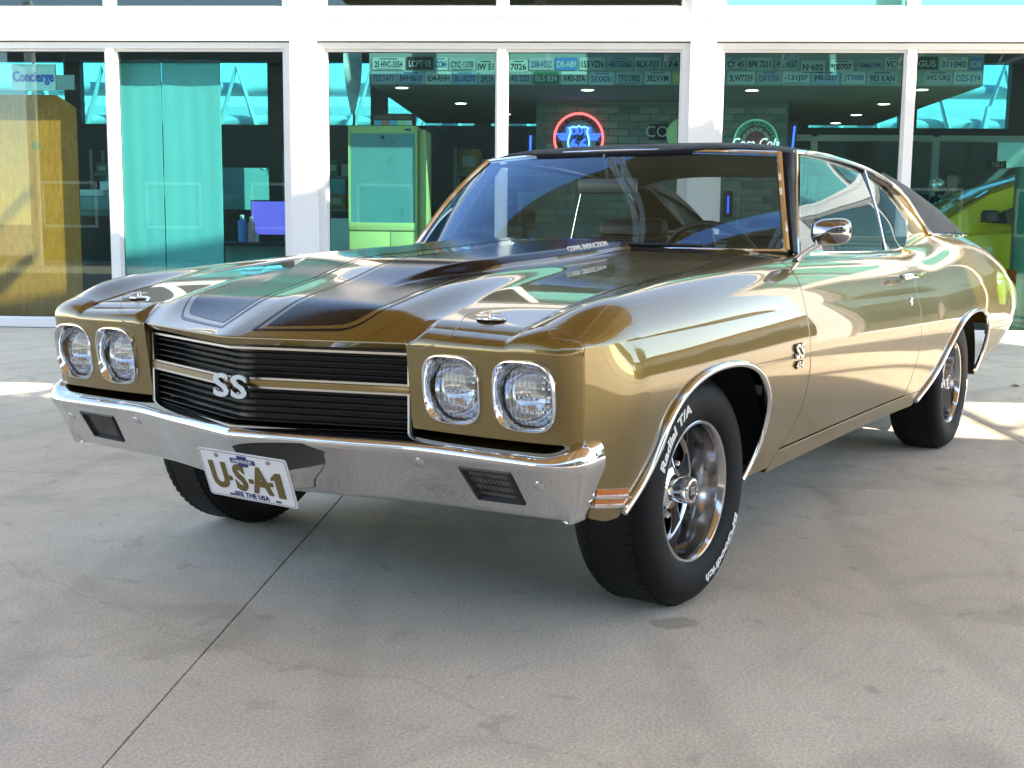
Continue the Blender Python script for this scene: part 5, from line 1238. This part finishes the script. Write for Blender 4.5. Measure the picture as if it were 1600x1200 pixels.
MB().lathe([(0, .02), (cR, .02), (cR, .04), (0, .04)], 48, 'y').build('green_disc', mat('sign_green', (.03, .20, .12), .5), t); MB().tube(circ(cR*.99, y=.015), .010, 8, closed=True).build('rim_tube', emat('neon_pale_green', (.3, .8, .6), .06), t)
MB().lathe([(cR*.70, .012), (0, .011)], 48, 'y').build('red_disc', mat('sign_red', (.35, .07, .08), .5), t)
arc_letters('FINEST QUALITY', .062, cR*.83, .008, mat('sign_pale_green', (.20, .50, .40), .6), t, sx=1.15); arc_letters('DELICIOUS AND', .05, cR*.55, .004, mat('sign_cream', (.55, .50, .42), .6), t, sx=1.1)
text_on('script_lettering', 'Coca-Cola', .15, (0, -.01, -cR*.10), (1, 0, 0), (.25, 0, 1), NWHITE, t, .003, -.001, sx=.8)
def neon_line(pa, ya, pb, yb, n, lab):
    a = px_n(pa, ya, n); b = px_n(pb, yb, n); t = thing('neon_tube', lab, 'neon light', -a[0], n, min(a[1], b[1]))
    MB().tube([(0, 0, 0), (-b[0]+a[0], 0, abs(a[1]-b[1]))], .011, 8).build('tube', NBLUE, t); MB().box((-.05, .02, -.05), (.05, .04, abs(a[1]-b[1])+.05)).build('backing', BLACK, t)
neon_line(828.5, 212, 829, 240, 9.2, 'short upright blue neon tube on black backing left of brick wall')
neon_line(1239, 197, 1240, 240, WN-.3, 'curly blue neon tube beside the round green sign'); neon_line(1138, 306, 1137, 333, 9.0, 'thin upright blue neon tube behind the white column')
x0, x1, z0, z1 = rect(1014, 194, 1062, 219, WN-.3)
t = thing('wall_sign', 'black board with white capitals COR on the brick wall', 'sign', (x0+x1)/2, WN-.3, z0)
MB().box((-(x1-x0)/2, 0, 0), ((x1-x0)/2, .03, z1-z0)).build('board', BLACK, t); text_on('lettering', 'COR', .165, (-.03, -.004, (z1-z0)*.5), (1, 0, 0), (0, 0, 1), CURT, t, .001, -.002)
x0, x1, z0, z1 = rect(1047, 184, 1078, 235, WN-.5)
t = thing('round_disc', 'pale yellow round disc hanging in front of the black board', 'sign', (x0+x1)/2+.02, WN-.5, (z0+z1)/2); MB().lathe([(0, 0), (.16, 0), (.165, .01), (.16, .03), (0, .03)], 40, 'y').build('disc', mat('disc_yellow', (.62, .58, .30), .5), t); MB().tube([(0, .015, .16), (0, .015, SZ-(z0+z1)/2)], .004, 6).build('wire', DKM, t)
# glazed partition at the back, tall rear windows, white steel outside
t = thing('glazed_partition', 'white framed glazed partition at the back of the showroom', 'partition', 0, 0, 0)
for a in np.arange(1.9, 7.4, 1.6):
    MB().box((a, 12.7, .012), (a+.09, 12.78, 2.26)).build('post', WHITE, t); MB().box((a+.09, 12.72, .9), (a+1.6, 12.74, 2.20)).build('pane', TEAL, t)
    MB().box((a+.09, 12.7, .012), (a+1.6, 12.78, .9)).build('lower_panel', PANELG, t)
    MB().box((a+.09, 12.69, 2.20), (a+1.6, 12.79, 2.28)).build('top_rail', WHITE, t)
t = thing('steel_truss', 'white tubular steel truss outside the rear windows', 'truss', 0, 0, 0)
for zz in (2.3, 2.9, 3.5):
    MB().tube([bw(-14, 18.5, zz)-0*bw(0, 0), bw(16, 18.5, zz)], .13, 12).build('chord', WHITE, None).parent = t
for o in t.children: o.matrix_parent_inverse = t.matrix_world.inverted()
t.rotation_euler = (0, 0, BRZ); bpy.context.view_layer.update()
for o in t.children: o.matrix_parent_inverse = t.matrix_world.inverted()
for k in range(24):
    a = -14+1.25*k; o = MB().tube([(a, 18.3, 1.9), (a+.62, 18.3, 3.9), (a+1.25, 18.3, 1.9)], .07, 10).build('web', WHITE, t); MB().tube([(a, 17.6, 2.0), (a+.35, 18.2, 3.2)], .05, 8).build('brace', WHITE, t)
bk_ = thing('rear_hall', 'pale hall beyond the rear windows', 'building', 0, 24., 0); MB().box((-16, 0, 0), (16, 4, 3.4)).build('wall', STUCCO, bk_); MB().box((-16.4, -.4, 3.4), (16.4, 4.4, 3.7)).build('roof', WHITE, bk_)
for k in range(10): MB().box((-15+3*k, -.03, 1.2), (-13.4+3*k, -.002, 2.7)).build('window', MATS['dark_pane'], bk_)
for a in (-13.9, 15.9): MB().tube([(a, 18.5, 0), (a, 18.5, 3.6)], .15, 12).build('post', WHITE, t)
# yellow sports car inside the showroom
YEL = mat('yellow_paint', (.95, .50, .01), .25, coat=1.0); DGL = mat('dark_car_glass', (.01, .015, .02), .05, coat=1)
yc = thing('yellow_car', 'yellow sports car with dark glass parked inside the showroom', 'car', 4.95, 9.25); yc.scale = (1, 1, 1.10)
st = [(-2.15, .50, .30, .62, .55), (-2.0, .80, .24, .72, .62), (-1.4, .93, .20, .86, .70), (-.7, .96, .20, .98, .78), (0, .96, .20, 1.02, .80), (.8, .97, .20, 1.04, .80), (1.5, .97, .22, 1.06, .78), (2.05, .90, .28, 1.02, .74), (2.2, .78, .36, .96, .70)]
m = MB(); V = []; F = []; K_ = 15
for x, hw, zb, zt_, sh_ in st:
    for k in range(K_):
        u = k/(K_-1)*2-1; a = abs(u); 
        if a > .62: y = hw*(1 if a < .99 else .97); z = zb+(zt_-.13-zb)*(1-a)/.38
        else: y = hw*(1-.12*(1-a/.62)**0*(.62-a)/.62*8) if False else hw*(a/.62)**.55; z = zt_-.13*(a/.62)**2.4
        V.append((x, y*np.sign(u), z))
for i in range(len(st)-1):
    for k in range(K_-1): F.append((i*K_+k, i*K_+k+1, (i+1)*K_+k+1, (i+1)*K_+k))
F += [tuple(range(K_)), tuple((len(st)-1)*K_+k for k in range(K_-1, -1, -1))]; m.add(V, F, True).build('body', YEL, yc)
gst = [(-1.05, .80, .93), (-.45, .74, 1.25), (.1, .70, 1.42), (.7, .69, 1.46), (1.3, .68, 1.40), (1.9, .72, 1.12), (2.05, .74, 1.02)]
m = MB(); V = []; F = []
for x, hw, zt_ in gst:
    for k in range(11):
        u = k/10*2-1; a = abs(u); y = hw*(1 if a > .8 else (a/.8)**.7*.97); z = .90+(zt_-.90)*(1-((a-.8)/.2)) if a > .8 else zt_-.0+(.05*(1-(a/.8)**2)); y = y+(.10*(a-.8)/.2 if a > .8 else 0); V.append((x, y*np.sign(u), z))
for i in range(len(gst)-1):
    for k in range(10): F.append((i*11+k, i*11+k+1, (i+1)*11+k+1, (i+1)*11+k))
m.add(V, F, True).build('greenhouse', YEL, yc)
for sg in (-1, 1):
    # roof rail stripe of glass along the cabin and the wedge side window
    MB().add([(x, sg*y, z) for x, y, z in ((-.62, .885, 1.00), (.15, .80, 1.30), (.95, .79, 1.34), (1.45, .85, 1.12), (.95, .90, .985), (-.1, .905, .965))], [(0, 1, 2, 3, 4, 5) if sg < 0 else (5, 4, 3, 2, 1, 0)]).build('side_window', DGL, yc)
    MB().box((-.62, sg*.93, 1.0), (-.48, sg*1.10, 1.10), bev=.03).build('door_mirror', BLACK, yc)
MB().add([(-1.03, -.68, .955), (-.44, -.62, 1.285), (-.44, .62, 1.285), (-1.03, .68, .955)], [(0, 1, 2, 3)]).build('windshield', DGL, yc)
for x in (-1.35, 1.35):
    for sg in (-1, 1): MB().lathe([(.0, .0), (.20, .0), (.24, .02), (.335, .03), (.345, .06), (.345, .22), (.2, .24)], 32, 'y', (x, sg*.99 if sg < 0 else .99-.24, .345)).build('wheel', BLACK, yc)
# dark green post beside it
x0, x1, z0, z1 = rect(1584, 262, 1612, 520, 7.98); t = thing('green_post', 'dark green upright post inside the window before the yellow car', 'post', (x0+x1)/2, 7.98)
MB().box((-(x1-x0)/2, 0, 0), ((x1-x0)/2, .10, z1), bev=.01).build('shaft', mat('dark_green_enamel', (.01, .10, .06), .4), t); MB().box((-(x1-x0)/2-.02, -.01, 0), ((x1-x0)/2+.02, .11, .03)).build('foot', BLACK, t)
x0, x1, z0, z1 = rect(1550, 251, 1577, 263, 12.55); t = thing('wall_sign', 'small black sign with white letters TELE on the partition', 'sign', (x0+x1)/2, 12.66, z0); MB().box((-(x1-x0)/2, 0, 0), ((x1-x0)/2, .02, z1-z0)).build('board', BLACK, t); text_on('lettering', 'TELE', .075, (0, -.004, (z1-z0)*.5), (1, 0, 0), (0, 0, 1), CURT, t, .001, .001)
# person in dark clothes
SKIN = mat('skin', (.42, .26, .19), .5); CLOTH = mat('dark_jacket', (.012, .014, .02), .8); TROU = mat('dark_trousers', (.02, .022, .03), .8)
hx, hz = px_n(1488, 282, 10.6); ps_ = thing('person', 'bald person in dark jacket standing behind the yellow car', 'person', -hx, 10.6, 0, math.radians(150))
H0 = hz+.12
def skinned(name, pts, edges, radii, m, parent, root=0, sub=2):
    me = bpy.data.meshes.new(name); me.from_pydata(pts, edges, []); o = link(name, me, m, parent)
    md = o.modifiers.new('s', 'SKIN'); md.use_smooth_shade = True
    for i, v in enumerate(me.skin_vertices[0].data): v.radius = (radii[i], radii[i]) if not hasattr(radii[i], '__len__') else radii[i]; v.use_root = i == root
    o.modifiers.new('d', 'SUBSURF').levels = sub; o.modifiers['d'].render_levels = sub; return o
k = H0/1.75
P = [(0, 0, .95), (0, .01, 1.15), (0, .02, 1.36), (0, .02, 1.46), (0, 0, 1.53), (0, -.02, 1.62), (0, -.02, 1.70), (.10, 0, .90), (.11, -.01, .50), (.11, .02, .09), (.11, -.12, .04), (-.10, 0, .90), (-.11, -.01, .50), (-.11, .02, .09), (-.11, -.12, .04), (.19, .02, 1.40), (.24, .02, 1.12), (.22, -.12, .90), (.21, -.18, .82), (-.19, .02, 1.40), (-.24, .02, 1.12), (-.22, -.12, .90), (-.21, -.18, .82)]
P = [(a*k, b*k, c*k) for a, b, c in P]
E_ = [(0, 1), (1, 2), (2, 3), (3, 4), (4, 5), (5, 6), (0, 7), (7, 8), (8, 9), (9, 10), (0, 11), (11, 12), (12, 13), (13, 14), (2, 15), (15, 16), (16, 17), (17, 18), (2, 19), (19, 20), (20, 21), (21, 22)]
Rr = [(.15, .11), (.14, .11), (.17, .11), (.07, .07), (.058, .06), (.085, .10), (.065, .075), .085, .06, .042, .035, .085, .06, .042, .035, .06, .05, .038, .03, .06, .05, .038, .03]
body = skinned('body', P, E_, Rr, SKIN, ps_)
for nm, sel, m, gr in (('jacket', [0, 1, 2, 3, 15, 16, 17, 19, 20, 21], CLOTH, 1.13), ('trousers', [0, 7, 8, 9, 11, 12, 13], TROU, 1.14)):
    ix = {v: i for i, v in enumerate(sel)}; skinned(nm, [P[v] for v in sel], [(ix[a], ix[b]) for a, b in E_ if a in ix and b in ix], [tuple(np.array(Rr[v] if hasattr(Rr[v], '__len__') else (Rr[v], Rr[v]))*gr) for v in sel], m, ps_)
for sg in (-1, 1):
    for j in range(5): MB().tube([(sg*.21*k+(j-2)*.013, -.18*k, .83*k), (sg*.21*k+(j-2)*.017, -.20*k, (.79 if j not in (0, 4) else .80)*k), (sg*.21*k+(j-2)*.016, -.21*k, (.745 if j not in (0, 4) else .77)*k)], [.009, .008, .006], 6).build('finger', SKIN, ps_)
    MB().lathe([(.0, -.02), (.014, -.01), (.016, .0), (.01, .02), (0, .03)], 10, 'z', (sg*.088*k, 0, 1.615*k)).build('ear', SKIN, ps_); MB().lathe([(0, -.006), (.008, 0), (0, .006)], 8, 'z', (sg*.032*k, -.112*k, 1.635*k)).build('eye', BLACK, ps_)
MB().add([(0, -.115*k, 1.645*k), (-.016, -.112*k, 1.595*k), (.016, -.112*k, 1.595*k), (0, -.145*k, 1.60*k)], [(0, 1, 3), (0, 3, 2), (1, 2, 3)]).build('nose', SKIN, ps_)
MB().tube([(-.025, -.112*k, 1.572*k), (0, -.118*k, 1.57*k), (.025, -.112*k, 1.572*k)], .005, 6).build('mouth', mat('lips', (.30, .12, .10), .5), ps_)
gx, gz = px_n(1463, 291, 10.0); t = thing('globe_lamp', 'clear glass globe on a thin stand beside the person', 'lamp', -gx, 10.0, .012)
MB().lathe([(.085*math.sin(a), gz+.085*-math.cos(a)) for a in np.linspace(.02, math.pi-.02, 20)], 28).build('globe', mat('globe_glass', (.75, .78, .78), .05, .6), t); MB().tube([(0, 0, 0), (0, 0, gz-.08)], .012, 8).build('stem', DKM, t); MB().lathe([(.14, 0), (.14, .015), (0, .02)], 24).build('base', DKM, t)

# storage shelves with boxes in the depth of the showroom
SHM = mat('shelf_steel', (.20, .21, .22), .5); BXC = [mat('box_%d' % i, c, .7) for i, c in enumerate(((.35, .22, .10), (.30, .04, .03), (.45, .45, .42), (.05, .10, .25), (.08, .20, .12), (.40, .33, .10)))]
BXN = ('brown', 'red', 'white', 'blue', 'green', 'mustard'); USED = {}
for si, (X, Y, place) in enumerate(((-.55, 11.6, 'behind the cream cabinet'), (-3.0, 12.6, 'behind the dark desk'), (2.6, 11.4, 'beside the brick wall'), (-5.6, 12.4, 'behind the plywood sheet'))):
    t = thing('storage_shelf', 'grey steel storage shelf %s' % place, 'shelf', X, Y)
    for sx_ in (-.6, .6):
        for yy in (0, .4): MB().box((sx_-.02, yy-.02, 0), (sx_+.02, yy+.02, 2.0)).build('upright', SHM, t)
    for zz in (.3, .75, 1.2, 1.65): MB().box((-.62, -.02, zz), (.62, .42, zz+.025)).build('shelf_board', SHM, t)
    for lv, zz in enumerate((.775, 1.225, 1.675)):
        x = -.56
        while x < .40:
            w_ = random.uniform(.16, .30); h_ = random.uniform(.12, .34); k = random.randrange(6); key = (si, lv, k)
            if key in USED: x += .03; k = (k+1) % 6; key = (si, lv, k)
            if key in USED: break
            USED[key] = 1
            o = thing('box', '%s box on %s board of the shelf %s' % (BXN[k], ('lowest filled', 'middle', 'top')[lv], place), 'box', X+x+w_/2, Y+.18, zz+.012, random.uniform(-.1, .1), 'boxes on the storage shelves')
            MB().box((-w_/2, -.14, 0), (w_/2, .14, h_), bev=.006).build('carton', BXC[k], o); MB().box((-w_/2*.6, -.1425, h_*.3), (w_/2*.6, -.1405, h_*.7)).build('box_label', PC[0], o)
            x += w_+.03

# dry leaf on the concrete
dl = CAM+ray(1585, 604)*(-CAM[2]/ray(1585, 604)[2])
lf = MB().add([(-.05, 0, .004), (-.02, .022, .012), (.02, .018, .010), (.055, 0, .006), (.02, -.02, .014), (-.02, -.018, .009)], [(0, 1, 2, 3, 4, 5)]).build('dry_leaf', mat('dry_leaf', (.03, .022, .015), .8)); lf.location = (float(dl[0]), float(dl[1]), .0); lf.rotation_euler = (0, 0, .8); tag(lf, 'small dark dry leaf lying on the concrete behind the car', 'leaf')
